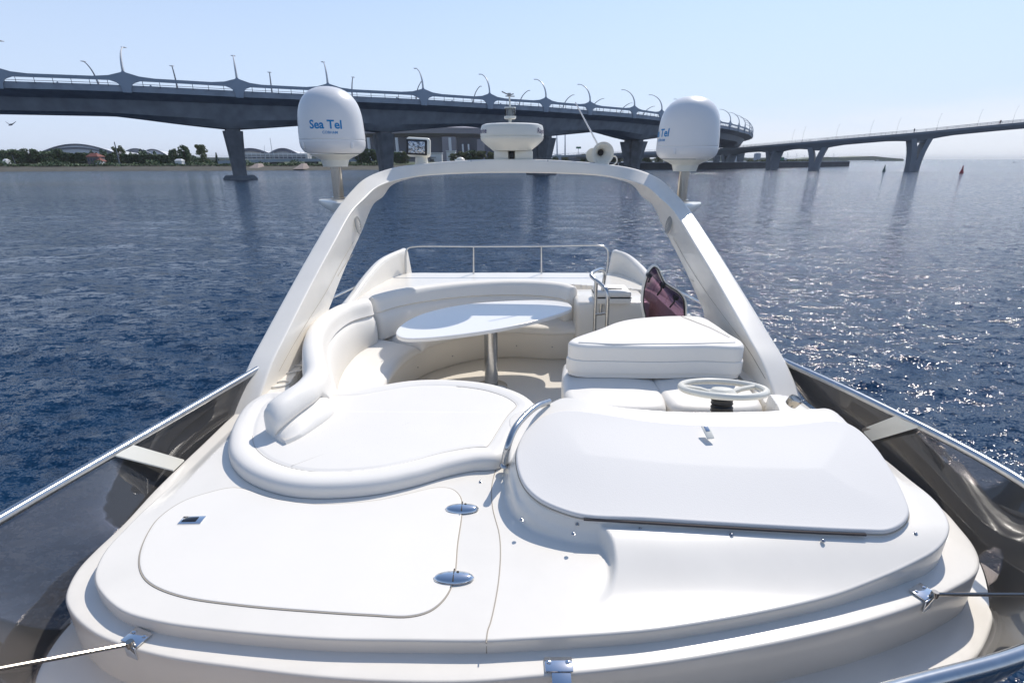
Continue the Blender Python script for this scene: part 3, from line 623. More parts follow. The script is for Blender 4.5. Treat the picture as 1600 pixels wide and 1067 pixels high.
# round chrome instrument to the right of the dash
mb = MB(); p = P(1243, 624, -1.22); Mi = Matrix.Rotation(.35, 3, 'X') @ Matrix.Rotation(.3, 3, 'Y'); mb.lathe([(.030, -.04), (.034, .0), (.030, .008), (.025, .002), (.001, .0)], p, 24, M=Mi)
dd = mb.build('dash_vent', M['bronze'], yacht)
# --- violet acrylic hatch panel standing open by the stairs
AC = [(905,885),(880,760),(885,620),(900,530),(920,460),(950,380),(1000,325),(1040,340),(1070,400),(1120,500),(1190,555),(1290,620),(1340,690),(1355,760),(1358,860),(1358,980),(905,980)]
ac = [PY(880+a/7.114, 370+b/7.114, 4.55) for a, b in AC]
acc = catmull(ac[:15], 5)+[ac[15], ac[16]]
hp_ = empty('stairway_hatch', (1.4, 4.55, -1.5), 'violet tinted acrylic hatch panel in a white frame standing open beside the arch leg', 'hatch')
def lay(s, th0, th1):
    cc = sum(acc, Vector())/len(acc); return [cc+(p-cc)*s+Vector((0, th0, 0)) for p in acc], [cc+(p-cc)*s+Vector((0, th1, 0)) for p in acc]
a, b = lay(.97, -.006, .006); mb = MB(); mb.loft([a, b]); mb.build('acrylic_panel', M['pink'], hp_)
mb = MB(); mb.tube(acc+[acc[0]], .016, 8, False); mb.build('frame', M['gel'], hp_)
cc = sum(acc, Vector())/len(acc); mb = MB(); mb.tube([cc+(p-cc)*.955+Vector((0, -.012, 0)) for p in acc+[acc[0]]], .006, 6, False); mb.build('gasket', M['black'], hp_)
for (x1, y1, x2, y2) in ((955,430,945,505),(1105,540,1045,650),(1250,675,1185,785)):
    p = PY(880+x1/7.114, 370+y1/7.114, 4.51); q = PY(880+x2/7.114, 370+y2/7.114, 4.47); mb = MB()
    mb.lathe([(.022, -.03), (.022, .025), (.010, .03)], p, 12, M=Matrix.Rotation(math.pi/2, 3, 'X')); mb.tube([p+Vector((-.02, -.03, 0)), (p+q)/2+Vector((0, -.04, .015)), q], .008, 8); mb.build('latch_handle', M['black'], hp_)
# --- white case on the stern shelf
bx = P(958, 476, -1.60); by = bx.y+.16
case = empty('storage_case', (bx.x+.0, by, -1.62), 'flat white case with a dark strap line, beside the stair rail', 'case')
pf = PY(959, 470, 5.25)
mb = MB(); mb.rbox((pf.x, 5.42, pf.z-.005), (.37, .36, .07), .018, seg=3); mb.build('body', M['gel'], case)
mb = MB(); mb.rbox((pf.x, 5.42, pf.z+.065), (.365, .355, .065), .02, seg=3); mb.build('lid', M['vinyl'], case)
mb = MB(); mb.rbox((pf.x, 5.42, pf.z+.0315), (.374, .364, .008), .002); mb.build('strap', M['black'], case)
mb = MB(); mb.rbox((pf.x-.01, 5.37, pf.z+.10), (.11, .03, .012), .004); mb.tube([(pf.x-.10, 5.39, pf.z+.10), (pf.x+.10, 5.36, pf.z+.10)], .005, 6); mb.build('handle', M['black'], case)
mb = MB(); mb.rbox((pf.x+.02, 5.65, pf.z-.26), (.80, .62, .44), .04, seg=3); mb.build('stern_locker', M['gel'], yacht)
# coaming locker vent at left
vent = P(448, 583, -1.44)
for (u, v, a, b) in ((455,577,.085,.05),(437,600,.06,.035)):
    mb = MB(); q = P(u, v, -1.432); mb.tube([q+Vector((a*math.cos(t), b*1.4*math.sin(t)+.3*a*math.cos(t), 0)) for t in [i*math.pi/10 for i in range(21)]], .006, 6, False); mb.build('coaming_vent', M['gel'], yacht)

# ================================================================== ITEMS ON THE ARCH
def text_mesh(s, size, bold=0.0):
    cu = bpy.data.curves.new('txt', 'FONT'); cu.body = s; cu.size = size; cu.align_x = 'CENTER'; cu.offset = bold; cu.resolution_u = 3
    o = bpy.data.objects.new('txt', cu); C.objects.link(o); bpy.context.view_layer.update()
    me = bpy.data.meshes.new_from_object(o.evaluated_get(bpy.context.evaluated_depsgraph_get()))
    bm = bmesh.new(); bm.from_mesh(me)
    bmesh.ops.triangulate(bm, faces=bm.faces)
    for _ in range(2):
        lg = [e for e in bm.edges if e.calc_length() > size*.25]
        if lg: bmesh.ops.subdivide_edges(bm, edges=lg, cuts=1); bmesh.ops.triangulate(bm, faces=bm.faces)
    v = [tuple(q.co) for q in bm.verts]; f = [tuple(x.index for x in ff.verts) for ff in bm.faces]; bm.free()
    bpy.data.objects.remove(o); bpy.data.curves.remove(cu); bpy.data.meshes.remove(me); return v, f
def wrap(name, s, size, c, rf, z0, ang, mt, parent, bold=.0, th=.0015):
    v, f = text_mesh(s, size, bold); out = []
    for x, y, _ in v:
        z = z0+y; r = rf(z)+th; a = ang+x/r; out.append((c[0]+r*math.cos(a), c[1]+r*math.sin(a), z))
    return obj(name, out, f, mt, parent, smooth=False)
DP = [(.001,-.10),(.13,-.10),(.15,-.03),(.20,.0),(.255,.022),(.262,.03),(.30,.05),(.330,.085),(.342,.12),(.345,.165),(.3445,.166),(.3415,.170),(.3445,.174),(.345,.175),(.343,.24),(.338,.32),(.331,.40),(.318,.47),(.295,.535),(.262,.59),(.215,.638),(.155,.673),(.08,.695),(.001,.702)]
def domer(z):
    for (r0, a), (r1, b) in zip(DP[:-1], DP[1:]):
        if a <= z <= b: return r0+(r1-r0)*(z-a)/(b-a+1e-9)
    return .34
def dome(loc, ang, label, sc):
    r = empty('satellite_dome', loc, label, 'satellite dome', 'satellite domes on the arch'); r.scale = (sc, sc, sc)
    L = Vector(loc); DPf = catmull([(a, b, 0) for a, b in DP[3:]], 3)
    prof = [DP[0], DP[1], DP[2]]+[(p.x, p.y) for p in DPf]
    split = [p for p in prof if p[1] >= .03]; basep = [p for p in prof if p[1] < .035]
    m = MB(); m.lathe(split, L, 48); m.build('shell', M['dome'], r, angle=60)
    m = MB(); m.lathe(basep, L, 36); m.build('mount_base', M['cream'], r)
    m = MB(); ps = 0
    m.tube([L+Vector((0, 0, -.44)), L+Vector((0, 0, -.09))], .060, 24); m.lathe([(.09, -.44), (.09, -.425), (.05, -.42)], L, 20); m.build('pole', M['bronze'], r)
    wrap('lettering', 'Sea Tel', .115, L, lambda z: domer(z-L.z), L.z+.275, ang, M['blue'], r, .003)
    wrap('lettering', 'COBHAM', .036, L, lambda z: domer(z-L.z), L.z+.225, ang+.12, M['blue'], r, .0006)
    for da in (-.9, .75):
        a = ang+da; q = L+Vector((.343*math.cos(a), .343*math.sin(a), .115)); h = MB(); h.rbox(q, (.012, .035, .06), .004, a); h.build('latch', M['dome'], r)
    return r
dome((-1.825, 5.6, .019), math.radians(-82), 'white radome with blue lettering turned to the camera, on the left arch leg', .933)
dome((1.838, 5.75, -.032), math.radians(-173), 'white radome on the right arch leg, lettering turned away to its left edge', .905)
# pods carrying the poles
for s, x0, y0, z0 in ((-1, -1.825, 5.6, -.40), (1, 1.838, 5.75, -.44)):
    m = MB(); lo = []
    for t in [i/10 for i in range(11)]:
        x = s*(1.60+(abs(x0)+.20-1.60)*t); h = .10*(1-t)**.9+.022; wd = .21*(1-t**3*.75); yc = y0-.22*(1-t); l = []
        for k in range(14):
            a = 2*math.pi*k/14; sx = math.copysign(abs(math.cos(a))**.6, math.cos(a)); sz = math.copysign(abs(math.sin(a))**.7, math.sin(a))
            l.append((x, yc+wd*sx, z0-.012+(0 if sz > 0 else 1)*h*1.6*sz+(.012*sz if sz > 0 else 0)))
        lo.append(l)
    m.loft(lo); m.build('pole_bracket', M['gel'], arch, angle=60)
# radar scanner
rl = PY(800, 248, 6.15); zz = lambda v: zY(v, 6.15)
rad = empty('radar_scanner', (rl.x, 6.15, 0), 'round white radar scanner in the middle of the arch top', 'radar')
kx = 800/(6.15*1.0/1.075)
RP = [(0.001,zz(236)),(.215,zz(236)),(.225,zz(234.5)),(.30,zz(226)),(.345,zz(219.5)),(.352,zz(216)),(.352,zz(214.6)),(.347,zz(214.2)),(.347,zz(213.6)),(.353,zz(213.2)),(.352,zz(208)),(.345,zz(200)),(.335,zz(196.5)),(.30,zz(194.6)),(.2,zz(194)),(.001,zz(193.5))]
m = MB(); m.lathe(RP, (rl.x, 6.15, 0), 56); m.build('housing', M['cream'], rad, angle=45)
m = MB(); m.rbox((rl.x-.12, 6.12, zz(243)), (.16, .2, zz(236)-zz(250)), .01); m.rbox((rl.x+.13, 6.12, zz(243)), (.20, .2, zz(236)-zz(250)), .01); m.rbox((rl.x+.02, 6.2, zz(243)), (.40, .12, zz(236)-zz(250)), .01); m.build('pedestal', M['cream'], rad)
m = MB(); m.rbox((rl.x-.005, 6.05, zz(243.5)), (.05, .02, .08), .004); m.build('cable_gland', M['black'], rad)
rfz = lambda z: .3535
for a in (-90-62, -90+62): wrap('lettering', 'Raymarine', .075, (rl.x, 6.15, 0), rfz, zz(209.5), math.radians(a+ (-14 if a < -90 else 14)), M['navy'], rad, .001)
# lantern on top
Lx = PY(797, 190, 6.15)
lan = empty('anchor_light', (Lx.x, 6.15, zz(193.5)), 'small clear lantern with a wind vane, standing above the radar scanner', 'lantern')
m = MB(); m.tube([(Lx.x, 6.15, zz(194)), (Lx.x, 6.15, zz(186))], .016, 10); m.build('stem', M['cream'], lan); m = MB(); m.tube([(Lx.x, 6.15, zz(167)), (Lx.x-.008, 6.15, zz(150))], .009, 8); m.build('vane_stem', M['cream'], lan)
m = MB(); m.lathe([(.055, zz(186.5)), (.066, zz(185.5)), (.066, zz(182)), (.05, zz(181.8))], (Lx.x, 6.15, 0), 20); m.build('lantern_base', M['cream'], lan); m = MB(); m.lathe([(.05, zz(170)), (.064, zz(169.8)), (.060, zz(167.5)), (.001, zz(166.8))], (Lx.x, 6.15, 0), 20); m.build('lantern_cap', M['cream'], lan)
m = MB(); m.lathe([(.058, zz(182)), (.058, zz(169.8))], (Lx.x, 6.15, 0), 20); m.build('lens', M['clear'], lan)
m = MB(); m.lathe([(.018, zz(182)), (.024, zz(178)), (.018, zz(174)), (.022, zz(170))], (Lx.x, 6.15, 0), 12); m.build('bulb_holder', M['grey'], lan)
m = MB(); a = Vector((Lx.x-.01, 6.15, zz(149))); m.tube([a+Vector((-.08, 0, .035)), a, a+Vector((.05, .0, .012))], .007, 6); m.tube([a+Vector((-.04, 0, -.01)), a+Vector((.06, 0, -.012))], .006, 6); m.lathe([(.02, -.012), (.02, .02)], a, 10); m.build('wind_vane', M['grey'], lan)
# searchlight
slp = PY(657, 255, 6.1)
sea = empty('searchlight', slp, 'square searchlight with a rounded cream housing, left of the radar scanner', 'searchlight')
Ms = Matrix.Rotation(.14, 4, 'Z') @ Matrix.Rotation(.05, 4, 'Y') @ Matrix.Rotation(-.10, 4, 'X')
c = PY(653, 230.5, 6.05)
m = MB(); m.rbox(c+Vector((0, .05, 0)), (.265, .18, .195), .035, M=Ms, seg=4); m.build('housing', M['cream'], sea)
m = MB(); m.rbox(c+Vector((-.006, -.042, 0)), (.225, .012, .160), .006, M=Ms); m.build('bezel', M['black'], sea)
m = MB(); m.rbox(c+Vector((-.006, -.050, 0)), (.180, .006, .125), .003, M=Ms); m.build('reflector', M['lens'], sea)
m = MB(); nb = PY(658, 246, 6.1); m.lathe([(.072, slp.z-.02), (.072, slp.z+.02), (.066, nb.z), (.066, nb.z+.03)], (nb.x, 6.12, 0), 24); m.build('neck', M['cream'], sea)
# small GPS mushroom
g_ = PY(719.5, 252, 6.1); m = MB(); m.lathe([(.052, -.01), (.052, .008), (.042, .028), (.02, .040), (.001, .043)], g_, 20)
tag(m.build('gps_antenna', M['cream'], None), 'tiny white mushroom antenna between the searchlight and the radar scanner', 'antenna')
# horn
hc_ = PY(942, 240.5, 6.0)
horn = empty('horn', PY(942, 257, 6.05), 'white trumpet horn facing the camera, on the right of the arch top', 'horn')
Mh = Matrix.Rotation(math.pi/2, 3, 'X') @ Matrix.Rotation(.12, 3, 'X') @ Matrix.Rotation(.08, 3, 'Y')
m = MB(); m.lathe([(.018, -.36), (.024, -.2), (.036, -.12), (.062, -.05), (.098, -.012), (.120, 0), (.124, .0), (.124, -.004), (.10, -.005+.002), (.06, -.045), (.035, -.11), (.026, -.14)], hc_, 36, M=Mh); m.build('bell', M['cream'], horn)
m = MB(); m.lathe([(.034, -.105), (.030, -.112), (.001, -.113)], hc_, 20, M=Mh); m.build('throat', M['black'], horn)
m = MB(); m.lathe([(.02, -.3), (.05, -.08), (.075, -.05), (.078, -.048), (.001, -.06)], hc_+Vector((-.085, .10, -.02)), 24, M=Mh); m.build('small_bell', M['cream'], horn)
m = MB(); m.tube(catmull([hc_+Vector((-.02, .1, -.14)), hc_+Vector((-.03, .02, -.13)), hc_+Vector((-.02, .06, -.08))], 4), .014, 8); m.rbox(hc_+Vector((-.05, .03, -.145)), (.045, .06, .03), .006); m.build('bracket', M['cream'], horn); m = MB(); m.rbox(hc_+Vector((.06, .05, -.135)), (.03, .04, .03), .005); m.build('bracket_foot', M['cream'], horn)
m = MB(); m.tube(catmull([hc_+Vector((.07, .05, -.125)), hc_+Vector((.13, .03, -.115)), hc_+Vector((.165, .03, -.08)), hc_+Vector((.15, .04, -.03)), hc_+Vector((.11, .06, -.03)), hc_+Vector((.09, .1, -.06))], 5), .007, 8); m.build('cable', M['cream'], horn)
# whip antenna
a0 = PY(934, 226, 6.25); a1 = PY(899, 160, 6.25); am = a0+(a0-a1)*.45
m = MB(); m.tube([am, a0, a1], lambda t: .016-.010*t, 8); m.lathe([(.02, -.03), (.02, .03)], am, 10)
tag(m.build('whip_antenna', M['dome'], None), 'thin white whip antenna leaning left behind the horn', 'antenna')
# ================================================================== WATER
WAVES = ((.45, 1.0, 3.0, 2.0, .25, 3), (.6, 1.0, 9.0, 1.45, -.15, 2), (.8, 1.0, 26, 1.7, .3, 1))
def water_mat():
    m = bpy.data.materials.new('river_water'); m.use_nodes = True; t = m.node_tree; b = t.nodes['Principled BSDF']
    b.inputs['Base Color'].default_value = (.004, .026, .066, 1); b.inputs['Roughness'].default_value = .10; b.inputs['IOR'].default_value = 1.333; b.inputs['Specular IOR Level'].default_value = .38
    # ripple slopes straight from noise colours, so that far water keeps its full roughness
    tcn = t.nodes.new('ShaderNodeTexCoord'); geo = t.nodes.new('ShaderNodeNewGeometry'); acc = geo.outputs['Normal']
    def vm(op, x, y):
        n = t.nodes.new('ShaderNodeVectorMath'); n.operation = op
        for k_, s_ in enumerate((x, y)):
            if s_ is None: continue
            if isinstance(s_, tuple): n.inputs[k_].default_value = s_
            else: t.links.new(s_, n.inputs[k_])
        return n.outputs[0]
    # wind streaks: calmer and rougher patches
    mpg = t.nodes.new('ShaderNodeMapping'); mpg.inputs['Scale'].default_value = (.35, 1.0, 1); mpg.inputs['Rotation'].default_value = (0, 0, .15)
    t.links.new(tcn.outputs['Object'], mpg.inputs[0]); gn = t.nodes.new('ShaderNodeTexNoise'); gn.inputs['Scale'].default_value = .035; gn.inputs['Detail'].default_value = 3; t.links.new(mpg.outputs[0], gn.inputs[0])
    gr = t.nodes.new('ShaderNodeMapRange'); gr.inputs[1].default_value = .35; gr.inputs[2].default_value = .65; gr.inputs[3].default_value = .75; gr.inputs[4].default_value = 1.15; t.links.new(gn.outputs[0], gr.inputs[0])
    for sx, sy, sc, k, rot, det in WAVES:
        mp_ = t.nodes.new('ShaderNodeMapping'); mp_.inputs['Scale'].default_value = (sx, sy, 1); mp_.inputs['Rotation'].default_value = (0, 0, rot)
        t.links.new(tcn.outputs['Object'], mp_.inputs[0])
        n = t.nodes.new('ShaderNodeTexNoise'); n.inputs['Scale'].default_value = sc; n.inputs['Detail'].default_value = det; n.inputs['Distortion'].default_value = .3
        t.links.new(mp_.outputs[0], n.inputs[0])
        v = vm('SUBTRACT', n.outputs['Color'], (.5, .5, .5)); v = vm('MULTIPLY', v, (k*.8, k, 0))
        s = t.nodes.new('ShaderNodeVectorMath'); s.operation = 'SCALE'; t.links.new(v, s.inputs[0]); t.links.new(gr.outputs[0], s.inputs['Scale'])
        acc = vm('ADD', acc, s.outputs[0])
    t.links.new(vm('NORMALIZE', acc, None), b.inputs['Normal'])
    return m
M['water'] = water_mat()
na, nr = 1000, 620
th = np.concatenate([np.linspace(-math.pi, -1.45, 90, endpoint=False), np.linspace(-1.45, 1.45, na, endpoint=False), np.linspace(1.45, math.pi, 90, endpoint=False)])
r = 2.0*np.exp(np.linspace(0, math.log(30000/2.0), nr)); r = np.concatenate([[0.01], r])
R_, T_ = np.meshgrid(r, th); Xw = R_*np.sin(T_); Yw = R_*np.cos(T_); Zw = np.zeros_like(Xw)
cell = np.maximum(R_*math.log(15000)/nr, R_*2.9/na); wr = np.random.default_rng(3)
for i in range(90):
    lam = .40*(7/.40)**(wr.random()); ang_ = math.radians(-100+wr.normal()*28); k = 2*math.pi/lam
    amp = .0068*lam**.7*(1 if lam < 1.4 else (1.4/lam)**1.5); ph = wr.random()*6.28
    fade = np.clip((lam/cell-3)/3, 0, 1)
    q = k*(Xw*math.cos(ang_)+Yw*math.sin(ang_))+ph+.6*np.sin(Xw*.11+i)+.5*np.sin(Yw*.13+i*2)
    Zw += amp*fade*(np.sin(q)+.25*np.sin(2*q+1.2))
gust = 1+.35*np.sin(Xw*.05+Yw*.02)*np.sin(Yw*.043-1)
Zw *= 1+.15*(gust-1)
V = np.stack([Xw.ravel(), Yw.ravel(), (Zw+WZ).ravel()], 1); n1, n2 = Xw.shape
idx = np.arange(n1*n2).reshape(n1, n2); nx_ = np.roll(idx, -1, 0)
F = np.stack([idx[:, :-1].ravel(), nx_[:, :-1].ravel(), nx_[:, 1:].ravel(), idx[:, 1:].ravel()], 1)[:, ::-1]
me = bpy.data.meshes.new('water'); me.vertices.add(len(V)); me.vertices.foreach_set('co', V.ravel()); me.loops.add(len(F)*4); me.loops.foreach_set('vertex_index', F.ravel().astype(np.int32))
me.polygons.add(len(F)); me.polygons.foreach_set('loop_start', (np.arange(len(F))*4).astype(np.int32)); me.polygons.foreach_set('loop_total', np.full(len(F), 4, np.int32))
me.update(calc_edges=True); me.shade_smooth()
if me.polygons[len(F)//2].normal.z < 0: me.flip_normals()
me.materials.append(M['water']); water = bpy.data.objects.new('water', me); C.objects.link(water); tag(water, kind='structure')
del Xw, Yw, Zw, V, F, R_, T_

# ================================================================== ROAD BRIDGE
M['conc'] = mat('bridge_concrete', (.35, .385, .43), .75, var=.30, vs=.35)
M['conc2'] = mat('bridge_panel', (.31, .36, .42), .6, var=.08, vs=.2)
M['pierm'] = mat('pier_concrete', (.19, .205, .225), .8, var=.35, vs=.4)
M['rail2'] = mat('dark_railing', (.06, .07, .09), .6)
M['lampm'] = mat('lamp_metal', (.22, .23, .26), .5)
M['lampw'] = mat('lamp_white', (.6, .6, .6), .4)
HB = 19.0
def PB_(u, v): p = P(u, v, HB); return (p.x, p.y)
edge_pts = [(-176, 108), (-155, 113), (-134, 118.5), (-112.5, 124.5), PB_(192,111.6), PB_(370,122.3), PB_(512,130), PB_(661,138.2), PB_(765,145.6), PB_(853,152), PB_(922,158.3), PB_(991.5,165), (61, 228), (76, 244), (90, 260), (103, 277), (115.5, 294), (128, 313), (140, 333), (152, 354), (163, 376), (174, 399), (184, 423), (193, 448), (201, 474), (208, 502), (213, 530)]
sub = 8
E = catmull([(a, b, 0) for a, b in edge_pts], sub); NE = len(E)
Nrm = []
for i in range(NE):
    t = (E[min(i+1, NE-1)]-E[max(i-1, 0)]).normalized(); Nrm.append(Vector((-t.y, t.x, 0)))
posts = [i*sub for i in range(len(edge_pts))]
W_ = 27.0
def at(i, a, h):
    i = max(0, min(NE-1, i)); return E[i]+Nrm[i]*a+Vector((0, 0, HB+h))
# pier stations: index on the curve where the centre projects on the wanted u
piers = []
def station(u):
    best = min(range(NE), key=lambda i: abs((at(i, 13.5, 0).x/(at(i, 13.5, 0).y*CP+5.5*SP)) - (u-800)/800)); return best
for u in (372, 600, 846, 988, 1135): piers.append(station(u))
piers.append(NE-30)
arc = [0.0]
for i in range(1, NE): arc.append(arc[-1]+(E[i]-E[i-1]).length)
def haunch(i):
    return max([0]+[1-abs(arc[i]-arc[p])/30.0 for p in piers])
bridge = empty('road_bridge', (0, 175, WZ), 'long grey road bridge curving from the left to the right, on tapering piers', 'bridge')
mb = MB(); lo = []
for i in range(NE):
    h = haunch(i)**1.0
    pr = [(0,-2.9),(0,-4.3),(.6,-4.5),(5.0,-5.6),(7.0,-8.3-1.1*h),(9.5,-8.6-2.8*h),(17.5,-8.6-2.8*h),(20,-8.3-1.1*h),(22,-5.6),(26.4,-4.5),(27,-4.3),(27,-2.9),(26.6,-3.1),(.4,-3.1)]
    lo.append([at(i, a, z) for a, z in pr])
mb.loft(lo); mb.build('deck', M['conc'], bridge, angle=25)
mb = MB(); lo = [[at(i, a, z) for a, z in ((6.2,-6.25),(6.05,-6.35),(6.35,-6.45))] for i in range(NE)]; mb.loft(lo, caps=False); mb.build('girder_joint', M['rail2'], bridge)
# wavy parapet panels, one per bay, on both edges; tapering fins and their brackets
def parapet(side):
    off = (lambda o: -.18+o) if side == 0 else (lambda o: W_+.18-o)
    for b in range(len(posts)-1):
        lo = []
        for i in range(posts[b], posts[b+1]+1):
            t = (i-posts[b])/sub; e = min(t, 1-t)*2
            top = -1.25+1.25*(max(0, 1-e/.55)**2.3)*.92; bot = -2.0-(1.05 if e < .04 else 0)
            lo.append([at(i, off(0), top), at(i, off(0), bot), at(i, off(.16), bot), at(i, off(.16), top)])
        mb = MB(); mb.loft(lo); mb.build('parapet_panel', M['conc2'], bridge, angle=30)
        mb = MB()
        for k in range(1, 7):
            f = k/7*sub; i0 = posts[b]+int(f); fr = f-int(f); a = at(i0, off(.1), 0).lerp(at(i0+1, off(.1), 0), fr)
            mb.tube([a+Vector((0, 0, -1.9)), a+Vector((0, 0, -3.2))+Nrm[i0]*(.5 if side == 0 else -.5)*-1*.0], .07, 4)
        mb.tube([at(i, off(.5), -2.55) for i in range(posts[b], posts[b+1]+1)], .05, 4); mb.build('railing', M['rail2'], bridge)
    for p in posts:
        t = (E[min(p+1, NE-1)]-E[max(p-1, 0)]).normalized(); n_ = Nrm[p]*(1 if side == 0 else -1); mb = MB(); lo = []
        for (h, w_, o0, o1) in ((.25, .10, -.3, .2), (-.1, .30, -.32, .3), (-.7, 1.2, -.34, .3), (-1.3, 2.1, -.36, .3), (-1.9, 2.3, -.38, .3), (-2.6, 1.5, -.5, .3), (-3.4, 1.0, -.62, .3), (-4.5, .85, -.6, .3)):
            o = at(p, 0 if side == 0 else W_, h); lo.append([o-t*w_+n_*(o0*.5), o+n_*o0, o+t*w_+n_*(o0*.5), o+t*w_*.9+n_*o1, o-t*w_*.9+n_*o1])
        mb.loft(lo); mb.build('parapet_fin', M['conc2'], bridge, angle=30)
parapet(0); parapet(1)
# piers
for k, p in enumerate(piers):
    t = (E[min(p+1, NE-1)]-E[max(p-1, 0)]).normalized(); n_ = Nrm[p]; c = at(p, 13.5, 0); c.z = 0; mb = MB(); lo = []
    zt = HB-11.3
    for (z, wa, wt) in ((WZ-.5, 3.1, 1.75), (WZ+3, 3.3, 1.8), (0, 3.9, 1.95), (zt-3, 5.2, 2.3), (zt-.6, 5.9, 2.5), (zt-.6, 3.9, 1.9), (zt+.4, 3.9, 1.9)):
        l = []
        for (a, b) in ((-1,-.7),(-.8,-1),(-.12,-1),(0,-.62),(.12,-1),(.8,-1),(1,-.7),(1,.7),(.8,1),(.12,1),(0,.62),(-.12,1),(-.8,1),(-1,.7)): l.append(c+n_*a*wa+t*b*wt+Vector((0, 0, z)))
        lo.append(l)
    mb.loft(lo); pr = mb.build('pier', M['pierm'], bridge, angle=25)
    mb = MB(); lo = []
    for (z, g_) in ((WZ-.8, 1.0), (WZ+.5, 1.0), (WZ+1.1, .86), (WZ+1.15, .5)):
        lo.append([c+n_*a*5.2*g_+t*b*4.3*g_+Vector((0, 0, z)) for a, b in ((-1,-.6),(-.7,-1),(.7,-1),(1,-.6),(1,.6),(.7,1),(-.7,1),(-1,.6))])
    mb.loft(lo); mb.build('pier_cap', M['pierm'], pr, angle=25)
ORD = ['first','second','third','fourth','fifth','sixth','seventh','eighth','ninth','tenth','eleventh','twelfth','thirteenth','fourteenth','fifteenth','sixteenth','seventeenth','eighteenth','nineteenth','twentieth','twenty-first','twenty-second','twenty-third','twenty-fourth','twenty-fifth','twenty-sixth','twenty-seventh','twenty-eighth','twenty-ninth','thirtieth']
# lamps on the bridge: each mast is a thing
def lamp(p, side, label):
    n_ = Nrm[p]*(1 if side == 0 else -1); b = at(p, 0 if side == 0 else W_, 0 if side == 0 else -1.3)
    r_ = empty('bridge_lamp', b, label, 'street lamp', 'lamps along the %s side of the curving road bridge' % ('near' if side == 0 else 'far'))
    crv = [b, b+n_*.15+Vector((0, 0, 1.2)), b+n_*.9+Vector((0, 0, 2.9)), b+n_*2.3+Vector((0, 0, 4.4)), b+n_*4.4+Vector((0, 0, 5.5)), b+n_*5.6+Vector((0, 0, 5.8))]
    m = MB(); m.tube(catmull(crv, 4), .30 if side == 0 else .26, 6, r2=.10); m.build('mast', M['lampm'] if side else M['lampw'], r_)
    m = MB(); m.rbox(crv[-1]+n_*.3, (.9, .9, .16), .05); m.build('lamp_head', M['lampw'], r_)
    if side:
        m = MB(); m.tube(catmull([b+Vector((0, 0, .6)), b-n_*.8+Vector((0, 0, 2.0)), b-n_*2.6+Vector((0, 0, 3.2))], 4), .14, 5, r2=.06); m.build('outer_arm', M['lampw'], r_)
kk = 0
for j, p in enumerate(posts[3:24]):
    lamp(p, 0, '%s curved lamp mast from the left along the near parapet of the curving bridge' % ORD[j])
for j in range(3, 23):
    lamp(posts[j]+sub//2-(0 if j > 8 else 1), 1, '%s forked lamp mast from the left along the far edge of the curving bridge' % ORD[j-3])
# ================================================================== SECOND BRIDGE
FB = [(900, 243, 420), (1040, 238.5, 380), (1120, 233.5, 338), (1180, 228.5, 308), (1264, 221.3, 272), (1429, 207.3, 256), (1600, 191, 252), (1800, 176, 255), (2050, 165, 262)]
fe = [PY(u, v, y) for u, v, y in FB]; fe = catmull(fe, 10); NF = len(fe)
fb = empty('footbridge', (190, 258, WZ), 'slender grey bridge rising to the right edge on forked piers', 'bridge')
fpi = [min(range(NF), key=lambda i: abs((fe[i].x/(fe[i].y*CP-fe[i].z*SP))-(u-800)/800)) for u in (1133, 1198, 1283, 1442, 1720)]
fn = []
for i in range(NF):
    t = (fe[min(i+1, NF-1)]-fe[max(i-1, 0)]); t.z = 0; t.normalize(); fn.append((t, Vector((-t.y, t.x, 0))))
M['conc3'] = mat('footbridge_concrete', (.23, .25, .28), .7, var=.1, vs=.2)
mb = MB(); lo = []; ar = [0]
for i in range(1, NF): ar.append(ar[-1]+(fe[i]-fe[i-1]).length)
for i in range(NF):
    h = max([0]+[1-abs(ar[i]-ar[p])/13 for p in fpi]); h = h**1.3
    z = lambda a, b: fe[i]+fn[i][1]*a+Vector((0, 0, b)); lo.append([z(0,0), z(0,-1.0), z(1,-2.2-.2*h), z(2,-2.9-1.3*h), z(6,-2.9-1.3*h), z(7,-2.2), z(8,-1.0), z(8,0)])
mb.loft(lo); mb.build('deck', M['conc3'], fb, angle=25)
mb = MB()
for a in (.1, 7.9):
    for hh in (.35, .75, 1.15): mb.tube([p+fn[i][1]*a+Vector((0, 0, hh)) for i, p in enumerate(fe)], .045, 4)
    for i in range(0, NF): mb.tube([fe[i]+fn[i][1]*a, fe[i]+fn[i][1]*a+Vector((0, 0, 1.2))], .05, 4)
mb.build('railing', M['lampm'], fb)
for p in fpi:
    t, n_ = fn[p]; c = fe[p]+n_*4; c.z = 0; ztop = fe[p].z-3.4; H = ztop-WZ
    mb = MB()
    for s in (-1, 1):
        lo = []
        for f in (0, .3, .6, .8, .92, 1.0):
            cx_ = s*(.95+2.6*f**2.4*(H/18)**.3); wt = 1.25-.15*f; z = WZ-.5+(H+.5)*f+(0.3 if f == 1 else 0)
            lo.append([c+t*(cx_+a*wt)+n_*b*(2.2+.5*f)+Vector((0, 0, z)) for a, b in ((-1,-1),(1,-1),(1,1),(-1,1))])
        mb.loft(lo)
    mb.box((c.x, c.y, ztop-H*.08), (4.5, 3.5, .5), math.atan2(t.y, t.x)); pr = mb.build('forked_pier', M['conc3'], fb, angle=25)
